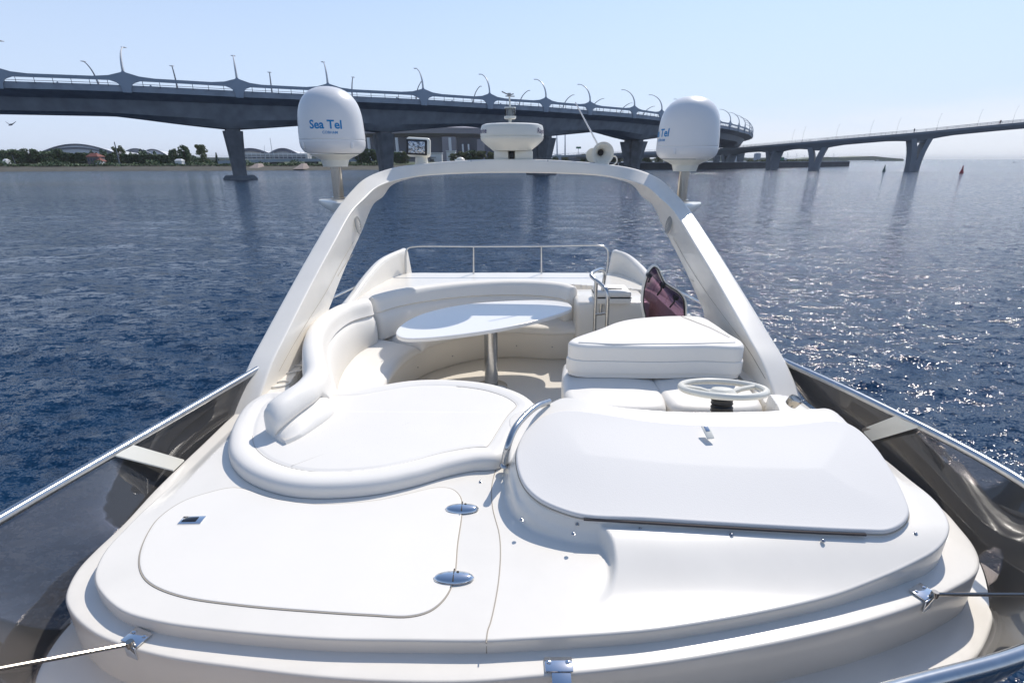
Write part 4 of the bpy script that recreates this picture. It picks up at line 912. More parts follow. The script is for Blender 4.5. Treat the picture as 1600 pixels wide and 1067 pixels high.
# lamp posts on the slender bridge
for j, u in enumerate([1215, 1258, 1303, 1352, 1407, 1469, 1541, 1577]):
    i = min(range(NF), key=lambda i: abs((fe[i].x/(fe[i].y*CP-fe[i].z*SP))-(u-800)/800)); b = fe[i]+fn[i][1]*(.3 if j % 2 else 7.7)
    r_ = empty('lamp_post', b, '%s thin lamp post from the left on the slender bridge' % ORD[j], 'lamp post', 'lamp posts on the slender bridge')
    m = MB(); m.tube([b, b+Vector((0, 0, 4)), b+Vector((.5, 0, 7.0))], .05, 4, r2=.03); m.build('post', M['lampm'], r_)
    m = MB(); m.rbox(b+Vector((.65, 0, 7.0)), (.5, .2, .08), .02); m.build('lamp_head', M['lampm'], r_)
# people on the bridges
def person(p, h, cols, label, stride=.12, rz=0):
    bm = bmesh.new(); s = h/1.75; J = {}
    sk = {'pel': (0,0,.95,.15), 'che': (0,0,1.3,.19), 'nec': (0,0,1.48,.07), 'hea': (0,0,1.62,.11), 'top': (0,0,1.72,.08), 'hl': (-.1,0,.9,.10), 'kl': (-.12,-stride*.5,.5,.07), 'fl': (-.12,-stride,.06,.05), 'tl': (-.12,-stride-.14,.03,.04),
          'hr': (.1,0,.9,.10), 'kr': (.12,stride*.5,.5,.07), 'fr': (.12,stride,.06,.05), 'tr': (.12,stride-.14,.03,.04), 'sl': (-.2,0,1.4,.07), 'el': (-.27,.03,1.12,.05), 'wl': (-.26,-.08,.88,.04), 'sr': (.2,0,1.4,.07), 'er': (.27,.03,1.12,.05), 'wr': (.26,-.08,.88,.04)}
    me = bpy.data.meshes.new('person')
    names = list(sk); vs = [(sk[n][0]*s, sk[n][1]*s, sk[n][2]*s) for n in names]
    ed = [('pel','che'),('che','nec'),('nec','hea'),('hea','top'),('pel','hl'),('hl','kl'),('kl','fl'),('fl','tl'),('pel','hr'),('hr','kr'),('kr','fr'),('fr','tr'),('che','sl'),('sl','el'),('el','wl'),('che','sr'),('sr','er'),('er','wr')]
    me.from_pydata(vs, [(names.index(a), names.index(b)) for a, b in ed], []); me.materials.append(cols)
    o = bpy.data.objects.new('person', me); C.objects.link(o); o.location = p; o.rotation_euler = (0, 0, rz)
    md = o.modifiers.new('skin', 'SKIN'); md.use_smooth_shade = True
    for i, n in enumerate(names): me.skin_vertices[0].data[i].radius = (sk[n][3]*s, sk[n][3]*s*(.7 if n in ('pel','che') else 1)); 
    me.skin_vertices[0].data[0].use_root = True
    s2 = o.modifiers.new('sub', 'SUBSURF'); s2.levels = 1; s2.render_levels = 1
    return tag(o, label, 'person')
M['cl1'] = mat('dark_clothes', (.03, .035, .05), .8); M['cl2'] = mat('red_clothes', (.30, .04, .04), .8); M['cl3'] = mat('blue_clothes', (.05, .09, .2), .8)
def onfb(u, side):
    i = min(range(NF), key=lambda i: abs((fe[i].x/(fe[i].y*CP-fe[i].z*SP))-(u-800)/800)); return fe[i]+fn[i][1]*side
person(onfb(1432, .7), 1.9, M['cl1'], 'person in dark clothes standing on the slender bridge above its tallest forked pier', .10)
person(onfb(1557, .9), 1.8, M['cl1'], 'person in dark clothes at the railing on the rising end of the slender bridge', .15)
person(onfb(1562.5, 1.4), 1.75, M['cl2'], 'person in red clothes on the slender bridge next to a person in dark clothes', .2, .7)
def onbr(u):
    i = min(range(NE), key=lambda i: abs((at(i, 1, 0).x/(at(i, 1, 0).y*CP-at(i,1,0).z*SP))-(u-800)/800)); return at(i, 1.0, -3.1)
person(onbr(932)+Vector((0, 0, .5)), 1.8, M['cl1'], 'person in dark clothes behind the curving bridge parapet, left one of a pair', .1)
person(onbr(939)+Vector((0, 0, .5)), 1.7, M['cl3'], 'person in blue clothes behind the curving bridge parapet, right one of a pair', .12, 1)

# ================================================================== SHORES
M['sand'] = mat('shore_sand', (.10, .095, .075), .95, var=.35, vs=.25)
M['grass'] = mat('bank_grass', (.06, .085, .03), .95, var=.4, vs=.2)
M['quay'] = mat('quay_wall', (.085, .09, .10), .9, var=.35, vs=.12)
def strip3(name, line, prof, mt, kind='structure', jit=0, **k):
    """line: waterline 3D points; prof: list of (back, z)"""
    c = catmull(line, 8); lo = []
    for i, p in enumerate(c):
        t = (c[min(i+1, len(c)-1)]-c[max(i-1, 0)]); t.z = 0; t.normalize(); n_ = Vector((-t.y, t.x, 0))
        lo.append([Vector((p.x, p.y, 0))+n_*(a+random.uniform(-jit, jit))+Vector((0, 0, z+random.uniform(-jit, jit)*.25)) for a, z in prof])
    mb = MB(); mb.loft(lo, caps=False, closed=False); return tag(mb.build(name, mt, None, **k), kind=kind)
shore = [P(-400, 270, WZ), P(-150, 269.3, WZ), P(0, 268.6, WZ), P(120, 267.8, WZ), P(250, 267.3, WZ), P(370, 267, WZ), P(480, 266.3, WZ), P(590, 265.6, WZ), P(700, 264.5, WZ), P(790, 263, WZ), P(900, 261, WZ), P(1000, 259.5, WZ)]
strip3('shore', shore, [(-3, WZ-.6), (0, WZ-.05), (3, WZ+.5), (9, WZ+1.1), (20, WZ+1.9), (21.5, WZ+2.4)], M['sand'], jit=.35)
strip3('ground', shore, [(21, WZ+2.35), (26, WZ+2.7), (60, WZ+2.9), (400, WZ+3.0), (2500, WZ+3.0)], M['grass'])
# quay / breakwater under the bridge to the right
qf = [P(700, 267.5, WZ), P(860, 266.6, WZ), P(1000, 265.6, WZ), P(1180, 263.2, WZ), P(1327, 260.2, WZ)]
quay = empty('quay', (80, 350, WZ), 'long dark quay wall running out to the right under both bridges', 'quay')
def quay_build():
    c = catmull(qf, 8); lo = []; lc = []
    for i, p in enumerate(c):
        t = (c[min(i+1, len(c)-1)]-c[max(i-1, 0)]).normalized(); n_ = Vector((-t.y, t.x, 0)); b = Vector((p.x, p.y, 0))
        q = lambda a, z: b+n_*a+Vector((0, 0, z))
        lo.append([q(0, WZ-1), q(.3, WZ+3.4), q(18, WZ+3.4), q(18, WZ-1)]); lc.append([q(-.15, WZ+3.4), q(-.15, WZ+3.9), q(.9, WZ+3.9), q(.9, WZ+3.4)])
    m = MB(); m.loft(lo); m.build('wall', M['quay'], quay, angle=20); m = MB(); m.loft(lc); m.build('coping', M['conc3'], quay, angle=20)
quay_build()
# stuff: rough bushes along the top of the bank
M['leaf'] = mat('leaves_green', (.09, .15, .06), .7, var=.5, vs=.6, col2=(.035, .065, .03))
M['leaf2'] = mat('leaves_yellow_green', (.14, .17, .06), .7, var=.5, vs=.6, col2=(.045, .07, .02))
M['leaf3'] = mat('leaves_dark', (.065, .115, .06), .75, var=.5, vs=.6, col2=(.025, .05, .03))
M['bark'] = mat('bark', (.07, .055, .04), .9)
def leaves(n, shape, size, rs):
    """leaf clump faces scattered through a volume; shape(rs) -> point"""
    v = []; f = []
    for i in range(n):
        p = shape(rs); a = Vector(rs.normal(size=3)).normalized(); b = a.orthogonal().normalized(); c = a.cross(b); s = size*(.6+rs.random()*.8)
        k = len(v); v += [p+b*s, p+c*s*.8, p-b*s, p-c*s*.8]; f.append((k, k+1, k+2, k+3))
    return v, f
def bush_strip():
    rs = np.random.default_rng(5); c = catmull(shore[:8], 30); v = []; f = []
    for i in range(5200):
        j = int(rs.random()*(len(c)-1)); p = c[j].lerp(c[j+1], rs.random()); h = 1.2+1.0*math.sin(j*.31)+.8*math.sin(j*.83+1)
        q = Vector((p.x, p.y, 0))+Vector((rs.normal()*.5, 20+rs.random()*5, WZ+2.2+abs(h)*rs.random()))
        a = Vector(rs.normal(size=3)).normalized(); b = a.orthogonal().normalized(); d = a.cross(b); s = .38*(.5+rs.random()); k = len(v)
        v += [q+b*s, q+d*s, q-b*s, q-d*s]; f.append((k, k+1, k+2, k+3))
    o = obj('bank_scrub', v, f, M['leaf'], None, smooth=False); tag(o, 'low green scrub along the top of the sandy shore', 'shrubbery', kind='stuff')
bush_strip()
def woods():
    rs = np.random.default_rng(15); v = []; f = []
    for i in range(9000):
        u = -60+rs.random()*400; Y = 345+rs.random()*25; x = PY(u, 250, Y).x; h = 5.5+1.6*math.sin(u*.09)+1.3*math.sin(u*.31+1)+.9*math.sin(u*.83)
        if u > 250: h *= max(.35, 1-(u-250)/110)
        q = Vector((x, Y, WZ+2.8+h*rs.random()**.7)); a = Vector(rs.normal(size=3)).normalized(); b = a.orthogonal().normalized(); d = a.cross(b); s = .55*(.5+rs.random()); k = len(v)
        v += [q+b*s, q+d*s, q-b*s, q-d*s]; f.append((k, k+1, k+2, k+3))
    tag(obj('woods', v, f, M['leaf3'], None, smooth=False), 'low band of far woodland behind the trees on the left shore', kind='stuff')
woods()
def make_tree(kind, h, wd, seed, label):
    rs = np.random.default_rng(seed); r_ = empty('tree', (0, 0, 0), label, 'tree'); v = []; 
    m = MB()
    if kind == 'spruce':
        m.tube([(0, 0, 0), (0, 0, h*.95)], .18, 5, r2=.03); 
        def shp(rs):
            t = rs.random()**1.5*.94; R0 = wd/2*(1-t)*(.75+.25*math.sin(t*40)); a = rs.random()*6.28; q = R0*(rs.random()**.4); return Vector((q*math.cos(a), q*math.sin(a), h*(.06+.94*t)))
        n, sz, mt = 1100, .28, M['leaf3']
    else:
        m.tube([(0, 0, 0), (.1, 0, h*.35), (.0, .1, h*.7)], .035*h, 6, r2=.012*h)
        cl = []
        nb = 26
        for i in range(nb):
            if kind == 'column': t = .1+.85*i/nb; a = rs.random()*6.28; rr = wd/2*.5*math.sin(math.pi*min(1, t*.92+.06))**.6; c = Vector((rr*math.cos(a), rr*math.sin(a), h*t)); s = wd*.24
            else:
                t = .10+.82*rs.random(); a = rs.random()*6.28; env = math.sin(math.pi*min(1, .14+t*.84))**.55; rr = wd/2*.85*env*rs.random()**.4; c = Vector((rr*math.cos(a), rr*math.sin(a), h*t)); s = wd*(.13+.09*rs.random())
            cl.append((c, s)); m.tube([(0, 0, h*max(.1, t-.25)), tuple((Vector((0, 0, h*max(.12, t-.15)))+c)/2), tuple(c)], .012*h, 4, r2=.004*h)
        def shp(rs):
            c, s = cl[int(rs.random()*len(cl))]; d = Vector(rs.normal(size=3)).normalized(); q = s*(.55+.5*rs.random()); return Vector((c.x+d.x*q, c.y+d.y*q, max(.3, c.z+d.z*q*.95)))
        n, sz, mt = (3200, .34, M['leaf']) if kind == 'round' else (2400, .28, M['leaf'])
        if kind == 'loose': n, sz, mt = 3000, .28, M['leaf2']
    m.build('trunk', M['bark'], r_)
    v, f = leaves(n, shp, sz, rs); obj('crown', v, f, mt, r_, smooth=False); return r_
def copy_tree(o, loc, s=1.0, rz=0.0, label=None, group=None, sz=None, first=[]):
    c = o.copy(); C.objects.link(c); c.location = loc; c.scale = (s, s, s*(sz or 1)); c.rotation_euler = (0, 0, rz)
    if label: c['label'] = label
    if group: c['group'] = group
    for ch in o.children: d = ch.copy(); C.objects.link(d); d.parent = c
    return c
T = {'r1': make_tree('round', 10, 8.5, 1, 'x'), 'r2': make_tree('round', 10, 8, 2, 'x'), 'c1': make_tree('column', 9, 4.2, 3, 'x'), 'c2': make_tree('column', 9, 4.0, 4, 'x'), 'l1': make_tree('loose', 11, 8, 5, 'x'), 'l2': make_tree('loose', 11, 7.5, 6, 'x'), 's1': make_tree('spruce', 7.5, 3.2, 7, 'x')}
GZ = WZ+2.8; first_used = set()
def plant(u, vt, Y, kind, label, group, wpx=None):
    """stand a tree at depth Y with its top at pixel row vt"""
    top = PY(u, vt, Y); h = top.z-GZ; base = T[kind]; H0 = {'r': 10, 'c': 9.2, 'l': 11, 's': 7.5}[kind[0]]; s = h/H0
    w0 = {'r': 8.5, 'c': 4.2, 'l': 8, 's': 3.2}[kind[0]]; sx = (wpx*Y/870/w0) if wpx else s
    rz = random.random()*6.28
    if kind not in first_used:
        first_used.add(kind); base['label'] = label; base['group'] = group; base.location = (top.x, Y, GZ); base.scale = (sx, sx, s); base.rotation_euler = (0, 0, rz); return base
    c = copy_tree(base, (top.x, Y, GZ), s, rz, label, group); c.scale = (sx, sx, s); return c
gl = 'trees on the left shore'
for j, (u, vt) in enumerate([(-22, 235), (-6, 233.5), (10, 234.5), (27, 233.5), (44, 232.5), (60, 236), (73, 237)]):
    plant(u, vt, 312+6*(j % 2), 'r1' if j % 2 else 'r2', '%s tree from the left in the dense round-topped clump on the left shore' % ORD[j], gl, 29)
for j, (u, vt) in enumerate([(84, 238), (88, 232), (97, 237), (108, 238.5), (122, 238), (131, 238.5)]):
    plant(u, vt, 318, 'c1' if j % 2 else 'c2', '%s upright tree to the left of the red roofed house, counting from the clump' % ORD[j], gl, 17)
for j, (u, vt) in enumerate([(161, 240), (172, 239.5), (194, 240), (203, 240.5), (212, 240), (221, 240.5), (229, 241), (238, 241), (248, 241), (257, 241.5), (274, 241)]):
    plant(u, vt, 318, 'c2' if j % 2 else 'c1', '%s small upright tree to the right of the red roofed house' % ORD[j], gl, 13)
plant(183, 228, 330, 'l1', 'tall loose-crowned tree beside the leaning pole, right of the red roofed house', gl, 22)
plant(269, 232.5, 318, 'r1', 'dense round tree left of two taller trees near the first bridge pier', gl, 16)
plant(285, 227.5, 314, 'r2', 'tall broad dark tree, left one of two near the first bridge pier', gl, 24)
plant(312, 226, 310, 'l2', 'tall broad tree standing alone nearest the first bridge pier', gl, 23)
plant(337, 237.5, 310, 's1', 'small pointed spruce just left of the first bridge pier', gl, 8)
g2 = 'trees in front of the stadium'
for j, (u, vt, w_) in enumerate([(563, 235, 20), (576, 232.5, 26), (589, 236, 18), (612, 235.5, 22), (624, 238, 18), (632, 236, 16)]):
    plant(u, vt, 330, ('r1', 'r2', 'l1')[j % 3], '%s tree in front of the stadium, counting from the left radome' % ORD[j], g2, w_)
for j, (u, vt, w_) in enumerate([(708, 240, 18), (722, 236.5, 24), (737, 235, 26), (752, 236, 24), (768, 237, 22), (783, 238, 22)]):
    plant(u, vt, 335, ('l2', 'l1', 'r2')[j % 3], '%s tree in front of the stadium, counting rightwards from the searchlight' % ORD[j], g2, w_)
g3 = 'trees behind the quay'
for j, (u, vt, w_) in enumerate([(868, 245, 14), (884, 246, 14), (915, 241, 18), (927, 243, 16), (957, 241, 18), (968, 240, 18), (1012, 245, 16), (1030, 245, 18)]):
    plant(u, vt, 420, ('r2', 'l2')[j % 2], '%s tree from the left behind the quay, under the curving bridge' % ORD[j], g3, w_)

# ================================================================== BUILDINGS BEYOND
M['wht'] = mat('white_cladding', (.68, .69, .71), .6, var=.1, vs=.05)
M['rib'] = mat('roof_rib', (.13, .14, .17), .6)
M['facade'] = mat('stadium_facade', (.045, .07, .13), .45, var=.35, vs=.06)
M['roofb'] = mat('stadium_roof', (.26, .25, .29), .7, var=.12, vs=.05)
M['red'] = mat('red_roof', (.22, .07, .055), .8, var=.2)
M['brick'] = mat('house_wall', (.16, .13, .14), .8)
M['greenm'] = mat('green_sign', (.03, .18, .12), .5)
# stadium
def ell(cx_, cy, a, b, z, n=64): return [Vector((cx_+a*math.cos(2*math.pi*i/n), cy+b*math.sin(2*math.pi*i/n), z)) for i in range(n)]
sY = 640; c0 = PY(650, 240, sY); a_ = 150*(sY/870)
st = empty('stadium', (c0.x, sY+110, GZ), 'huge round blue-grey stadium seen behind the curving bridge', 'stadium')
zr = lambda v: zY(v, sY)
m = MB(); m.loft([ell(c0.x, sY+110, 128, 105, GZ), ell(c0.x, sY+110, 128, 105, zr(214)), ell(c0.x, sY+110, 132, 108, zr(213))]); m.build('facade', M['facade'], st)
m = MB(); m.loft([ell(c0.x, sY+110, 131, 108, zr(214)), ell(c0.x, sY+110, 146, 121, zr(209)), ell(c0.x, sY+110, 148, 122, zr(200)), ell(c0.x, sY+110, 120, 98, zr(192)), ell(c0.x, sY+110, 60, 50, zr(186))]); m.build('roof', M['roofb'], st)
for j, u in enumerate((577, 621, 704, 724, 733)):
    p = PY(u, 228, sY-14); wd = 1.7 if j < 3 else 1.0; m = MB(); m.tube([(p.x, sY-14, GZ), (p.x-1, sY-12, zr(216 if j < 3 else 226))], wd, 8); m.build('column', M['wht'], st)
for (u0, u1, v0, v1) in ((692, 712, 214, 246), (746, 756, 218, 246)):
    a = PY(u0, v1, sY-4); b = PY(u1, v0, sY-4); m = MB(); m.box(((a.x+b.x)/2, sY, (GZ+b.z)/2), (b.x-a.x, 12, b.z-GZ)); m.build('stair_tower', M['roofb'], st)
for (u, v, w_, h_) in ((621, 238, 14, 6), (682, 240, 18, 7), (705, 237, 14, 8), (650, 247, 60, 4)):
    p = PY(u, v, 520); m = MB(); m.rbox((p.x, 520, (GZ+p.z)/2), (w_*.6, 8, p.z-GZ), .3); m.box((p.x, 519, p.z+.5), (w_*.66, 9, .5)); m.box((p.x, 515.7, (GZ+p.z)/2), (w_*.5, .3, (p.z-GZ)*.35))
    tag(m.build('pavilion', M['wht'] if h_ != 4 else M['rib'], None, angle=20), {621: 'pale low pavilion in front of the stadium behind the searchlight', 682: 'pale low pavilion in front of the stadium, left one of two right of the searchlight', 705: 'pale low pavilion in front of the stadium beside its stair tower', 650: 'long low dark building at the foot of the stadium'}[u], 'building')
# arched roofs on the left
def arched(name, ucx, v0, v1, wpx, Y, label, ribs=2, depth=60):
    r_ = empty(name, (PY(ucx, v1, Y).x, Y, GZ), label, 'building'); x0 = PY(ucx-wpx/2, v1, Y).x; x1 = PY(ucx+wpx/2, v1, Y).x; zt = zY(v0, Y); ze = zY(v1, Y); lo = []
    for k in range(7):
        y = Y+depth*k/6; l = []
        for i in range(25):
            t = i/24; l.append(Vector((x0+(x1-x0)*t, y, ze+(zt-ze)*math.sin(math.pi*t)*(1-.08*k))))
        lo.append(l)
    m = MB(); m.loft(lo, caps=False, closed=False)
    m.loft([[Vector((p.x, p.y, GZ)) for p in lo[0]], lo[0]], caps=False, closed=False); m.build('roof', M['wht'], r_)
    for k in range(ribs):
        m = MB(); sh = (x1-x0)*.06*k
        m.tube([Vector((p.x*1+sh*0, Y-.5-k*2, p.z*1+.4-(zt-ze)*.32*k*math.sin(math.pi*i/24)*1.0)) for i, p in enumerate(lo[0])], 1.0, 5); m.build('arch_rib', M['rib'], r_)
    return r_
arched('sports_hall', 122, 226.5, 243, 132, 700, 'wide white arched roof with dark ribs behind the trees on the left shore', 2)
arched('sports_hall', 214, 233.5, 243, 50, 760, 'smaller pale arched roof right of the tall loose-crowned tree', 2)
arched('sports_hall', 240, 234.5, 243, 40, 770, 'low pale arched roof behind the row of small upright trees', 1)
arched('sports_hall', 392, 233.5, 242, 62, 640, 'dark ribbed arched roof just right of the first bridge pier', 2)
arched('sports_hall', 443, 233.5, 242, 46, 620, 'dark ribbed arched roof left of the left radome', 2)
pv = empty('pavilion', (PY(420, 245, 610).x, 610, GZ), 'long white glazed pavilion with poles right of the first bridge pier', 'building')
a = PY(362, 240, 612); b = PY(480, 240, 612); m = MB(); m.box(((a.x+b.x)/2, 618, (GZ+a.z)/2), (b.x-a.x, 12, a.z-GZ)); m.build('wall', M['wht'], pv)
m = MB(); m.box(((a.x+b.x)/2, 611.4, zY(246.5, 611)), (b.x-a.x-3, .5, 1.6)); m.box(((a.x+b.x)/2, 611.4, zY(243, 611)), (b.x-a.x-3, .5, .7)); m.build('window_band', M['facade'], pv)
m = MB()
for k in range(18): m.tube([(a.x+(b.x-a.x)*k/17, 606, GZ), (a.x+(b.x-a.x)*k/17, 606, a.z+1.2)], .25, 4)
m.build('colonnade', M['wht'], pv)
# red roofed house
hp0 = PY(153, 257, 300); hs = empty('house', (hp0.x, 300, GZ), 'small red roofed house among the trees on the left shore', 'house')
m = MB(); m.box((hp0.x-.3, 300, GZ+2.0), (6.2, 5, 4.0)); m.build('wall', M['brick'], hs)
m = MB(); zt = zY(239.5, 300); m.loft([[Vector((hp0.x-3.6, 297, GZ+3.9)), Vector((hp0.x+3.2, 297, GZ+3.9)), Vector((hp0.x+3.2, 303, GZ+3.9)), Vector((hp0.x-3.6, 303, GZ+3.9))], [Vector((hp0.x-2.2, 299.7, zt)), Vector((hp0.x+.8, 299.7, zt)), Vector((hp0.x+.8, 300.3, zt)), Vector((hp0.x-2.2, 300.3, zt))]]); m.build('roof', M['red'], hs, angle=10)
m = MB(); m.loft([[Vector((hp0.x+1.5, 296, GZ+1.5)), Vector((hp0.x+5.0, 296, GZ+1.5)), Vector((hp0.x+5.0, 301, GZ+1.5)), Vector((hp0.x+1.5, 301, GZ+1.5))], [Vector((hp0.x+1.7, 298.3, GZ+3.4)), Vector((hp0.x+3.0, 298.3, GZ+3.4)), Vector((hp0.x+3.0, 298.8, GZ+3.4)), Vector((hp0.x+1.7, 298.8, GZ+3.4))]]); m.build('annex_roof', M['red'], hs, angle=10)
m = MB(); m.box((hp0.x+3.2, 297.5, GZ+.75), (3.2, 2.4, 1.5)); m.build('annex', M['wht'], hs)
for k in (-2.2, -.6, .9): m = MB(); m.box((hp0.x-.3+k, 297.45, GZ+2.2), (.8, .12, 1.4)); m.build('window', M['facade'], hs)
# leaning pole, masts and small huts on the shore
def pole(u0, v0, u1, v1, Y, r0, label, cat='pole', mt='rib'):
    m = MB(); a = PY(u0, v0, Y); a.z = min(a.z, GZ); m.tube([a, PY(u1, v1, Y)], r0, 5, r2=r0*.5); m.lathe([(r0*2, -.1), (r0*2, .2)], a, 6); return tag(m.build(cat.replace(' ', '_'), M[mt], None), label, cat)
pole(187, 256, 178.5, 222, 295, .45, 'dark leaning pole in front of the tall loose-crowned tree')
pole(24, 256, 18.5, 242, 295, .2, 'thin leaning pole in front of the dense clump of trees')
pole(427, 250, 422, 216, 420, .28, 'tall thin floodlight mast right of the first bridge pier', 'floodlight mast', 'conc2')
pole(414, 250, 413, 227.5, 500, .22, 'short thin mast left of the tall floodlight mast', 'mast', 'conc2')
pole(871, 250, 870, 209, 900, 1.6, 'pale tall tower mast under the bridge, left one of two', 'mast', 'wht')
pole(883, 250, 883, 209, 900, 1.4, 'grey tall tower mast under the bridge, right one of two', 'mast', 'conc2')
for (u, v, w_, h_, Y, mt, lb) in ((10.5, 253.5, 5, 1.5, 296, 'wht', 'tiny white hut at the foot of the dense clump of trees'), (281, 253, 12, 1.2, 300, 'wht', 'low white roof beneath the tall trees near the first bridge pier')):
    p = PY(u, v, Y); m = MB(); wd = w_*Y/870; m.box((p.x, Y, GZ+.9), (wd*.9, 3, 1.8)); m.loft([[Vector((p.x-wd/2, Y-1.8, GZ+1.8)), Vector((p.x+wd/2, Y-1.8, GZ+1.8)), Vector((p.x+wd/2, Y+1.8, GZ+1.8)), Vector((p.x-wd/2, Y+1.8, GZ+1.8))], [Vector((p.x-wd*.3, Y-.2, GZ+2.8)), Vector((p.x+wd*.3, Y-.2, GZ+2.8)), Vector((p.x+wd*.3, Y+.2, GZ+2.8)), Vector((p.x-wd*.3, Y+.2, GZ+2.8))]])
    tag(m.build('hut', M[mt], None, angle=15), lb, 'hut')
# low road viaduct beyond the left shore and right behind the quay
def viaduct(p0, p1, label, n):
    r_ = empty('viaduct', ((p0.x+p1.x)/2, (p0.y+p1.y)/2, GZ), label, 'viaduct'); d = (p1-p0); L = d.length; t = d.normalized(); n_ = Vector((-t.y, t.x, 0)).normalized()
    m = MB(); m.loft([[q+n_*a+Vector((0, 0, z)) for a, z in ((0, 0), (0, -1.6), (9, -1.6), (9, 0))] for q in (p0, p0.lerp(p1, .5)+Vector((0, 0, .6)), p1)]); m.build('deck', M['conc2'], r_, angle=20)
    m = MB()
    for k in range(int(n*5)): q = p0.lerp(p1, k/(n*5-1)); m.tube([q, q+Vector((0, 0, 1.4))], .12, 4)
    m.tube([p0+Vector((0, 0, 1.4)), p0.lerp(p1, .5)+Vector((0, 0, 2.0)), p1+Vector((0, 0, 1.4))], .12, 4); m.build('railing', M['conc2'], r_)
    for k in range(n):
        q = p0.lerp(p1, (k+.5)/n); m = MB(); m.loft([[Vector((q.x-2.5, q.y+2, GZ-3)), Vector((q.x+2.5, q.y+2, GZ-3)), Vector((q.x+2.5, q.y+6, GZ-3)), Vector((q.x-2.5, q.y+6, GZ-3))], [Vector((q.x-3.4, q.y+2, q.z-1.2)), Vector((q.x+3.4, q.y+2, q.z-1.2)), Vector((q.x+3.4, q.y+6, q.z-1.2)), Vector((q.x-3.4, q.y+6, q.z-1.2))]]); m.build('pier', M['pierm'], r_, angle=20)
viaduct(PY(340, 251.5, 300), PY(560, 248.5, 330), 'low road viaduct on the shore between the first bridge pier and the left radome', 4)
viaduct(PY(862, 243.5, 520), PY(1180, 232.5, 560), 'pale elevated road far behind the quay, seen under the curving bridge', 8)
p = PY(904, 231, 516); r_ = empty('road_sign', (p.x, 516, zY(240, 516)), 'green road sign above the far elevated road', 'sign')
m = MB(); m.box(p, (4.6, .3, 1.7)); m.build('panel', M['greenm'], r_); m = MB(); m.tube([(p.x, 516.4, zY(243, 516)), (p.x, 516.4, p.z)], .2, 5); m.build('post', M['conc2'], r_)
# embankment cones under the low viaduct
M['cone'] = mat('embankment_stone', (.34, .28, .25), .9, var=.2)
for (u, w_, lb) in ((399, 18, 'pale stone embankment cone left of the small dark culvert'), (470, 16, 'pale stone embankment cone just left of the left radome pole')):
    p = PY(u, 262, 283); wd = w_*283/870; m = MB(); m.loft([[Vector((p.x-wd/2, 279, WZ+.6)), Vector((p.x+wd/2, 279, WZ+.6)), Vector((p.x+wd/2, 289, WZ+.6)), Vector((p.x-wd/2, 289, WZ+.6))], [Vector((p.x-wd*.05, 285, WZ+3.3)), Vector((p.x+wd*.18, 285, WZ+3.3)), Vector((p.x+wd*.2, 289, WZ+3.3)), Vector((p.x-wd*.1, 289, WZ+3.3))]]); tag(m.build('embankment', M['cone'], None, angle=10), lb, 'embankment')
# far sheds, masts of moored boats on the quay, trucks, buoys, ships, bird
for j, (u, w_, v, Y, mt) in enumerate(((872, 18, 243, 600, 'conc2'), (895, 26, 246, 480, 'rib'), (1095, 16, 243, 560, 'wht'), (1150, 8, 240, 700, 'wht'), (1184, 7, 240, 900, 'conc2'))):
    p = PY(u, v, Y); wd = w_*Y/870; m = MB(); m.rbox((p.x, Y, (GZ+p.z)/2), (wd, 10, p.z-GZ), .3); m.box((p.x, Y, p.z+.4), (wd*.6, 6, .8)); m.box((p.x, Y-5.1, (GZ+p.z)/2), (wd*.8, .3, (p.z-GZ)*.3))
    tag(m.build('shed', M[mt], None, angle=20), ['pale block building behind the radar scanner', 'low dark shed left of the horn', 'white building under the right radome', 'small white tower right of the right radome', 'small grey tower at the end of the curving bridge'][j], 'building')
def truck(u, Y, v, mt, lb):
    p = PY(u, v, Y); r_ = empty('truck', (p.x, Y, p.z), lb, 'truck'); m = MB(); m.rbox((p.x, Y, p.z+1.5), (5.5, 2.3, 2.2), .1); m.build('box_body', M[mt], r_); m = MB(); m.rbox((p.x+3.6, Y, p.z+1.2), (1.6, 2.2, 1.7), .2); m.build('cab', M['wht'], r_)
    for dx in (-1.8, 3.2):
        m = MB(); m.lathe([(.45, -1.1), (.45, 1.1)], (p.x+dx, Y, p.z+.45), 10, M=Matrix.Rotation(math.pi/2, 3, 'X')); m.build('wheels', M['black'], r_)
truck(1217, 372, 252.2, 'greenm', 'dark green truck parked on the quay between the slender bridge piers')
for j, (u, vt) in enumerate(((1221, 240), (1229, 238), (1243, 239.5), (1255, 243), (1301, 240), (1307, 245))):
    Y = 395; p = PY(u, 251.5, Y); r_ = empty('sailboat_mast', p, '%s thin mast from the left standing beyond the quay' % ORD[j], 'mast', 'thin masts beyond the quay')
    m = MB(); tp = PY(u+2, vt, Y); m.tube([p-Vector((0, 0, 1)), tp], .10, 4, r2=.06); m.build('mast', M['conc2'], r_); m = MB(); m.tube([tp, p+Vector((2.2, 0, 0))], .04, 3); m.build('stay', M['conc2'], r_)
sc = MB(); rs = np.random.default_rng(9)
v, f = leaves(900, lambda rs: (lambda t: Vector((PY(1180+t*140, 252, 372+t*20).x, 385+t*40+rs.normal()*1.5, WZ+3.6+rs.random()*1.6*(.5+.5*math.sin(t*30)**2))))(rs.random()), .5, rs)
tag(obj('quay_scrub', v, f, M['leaf2'], None, smooth=False), 'scrub growing along the top of the quay', 'shrubbery', kind='stuff')
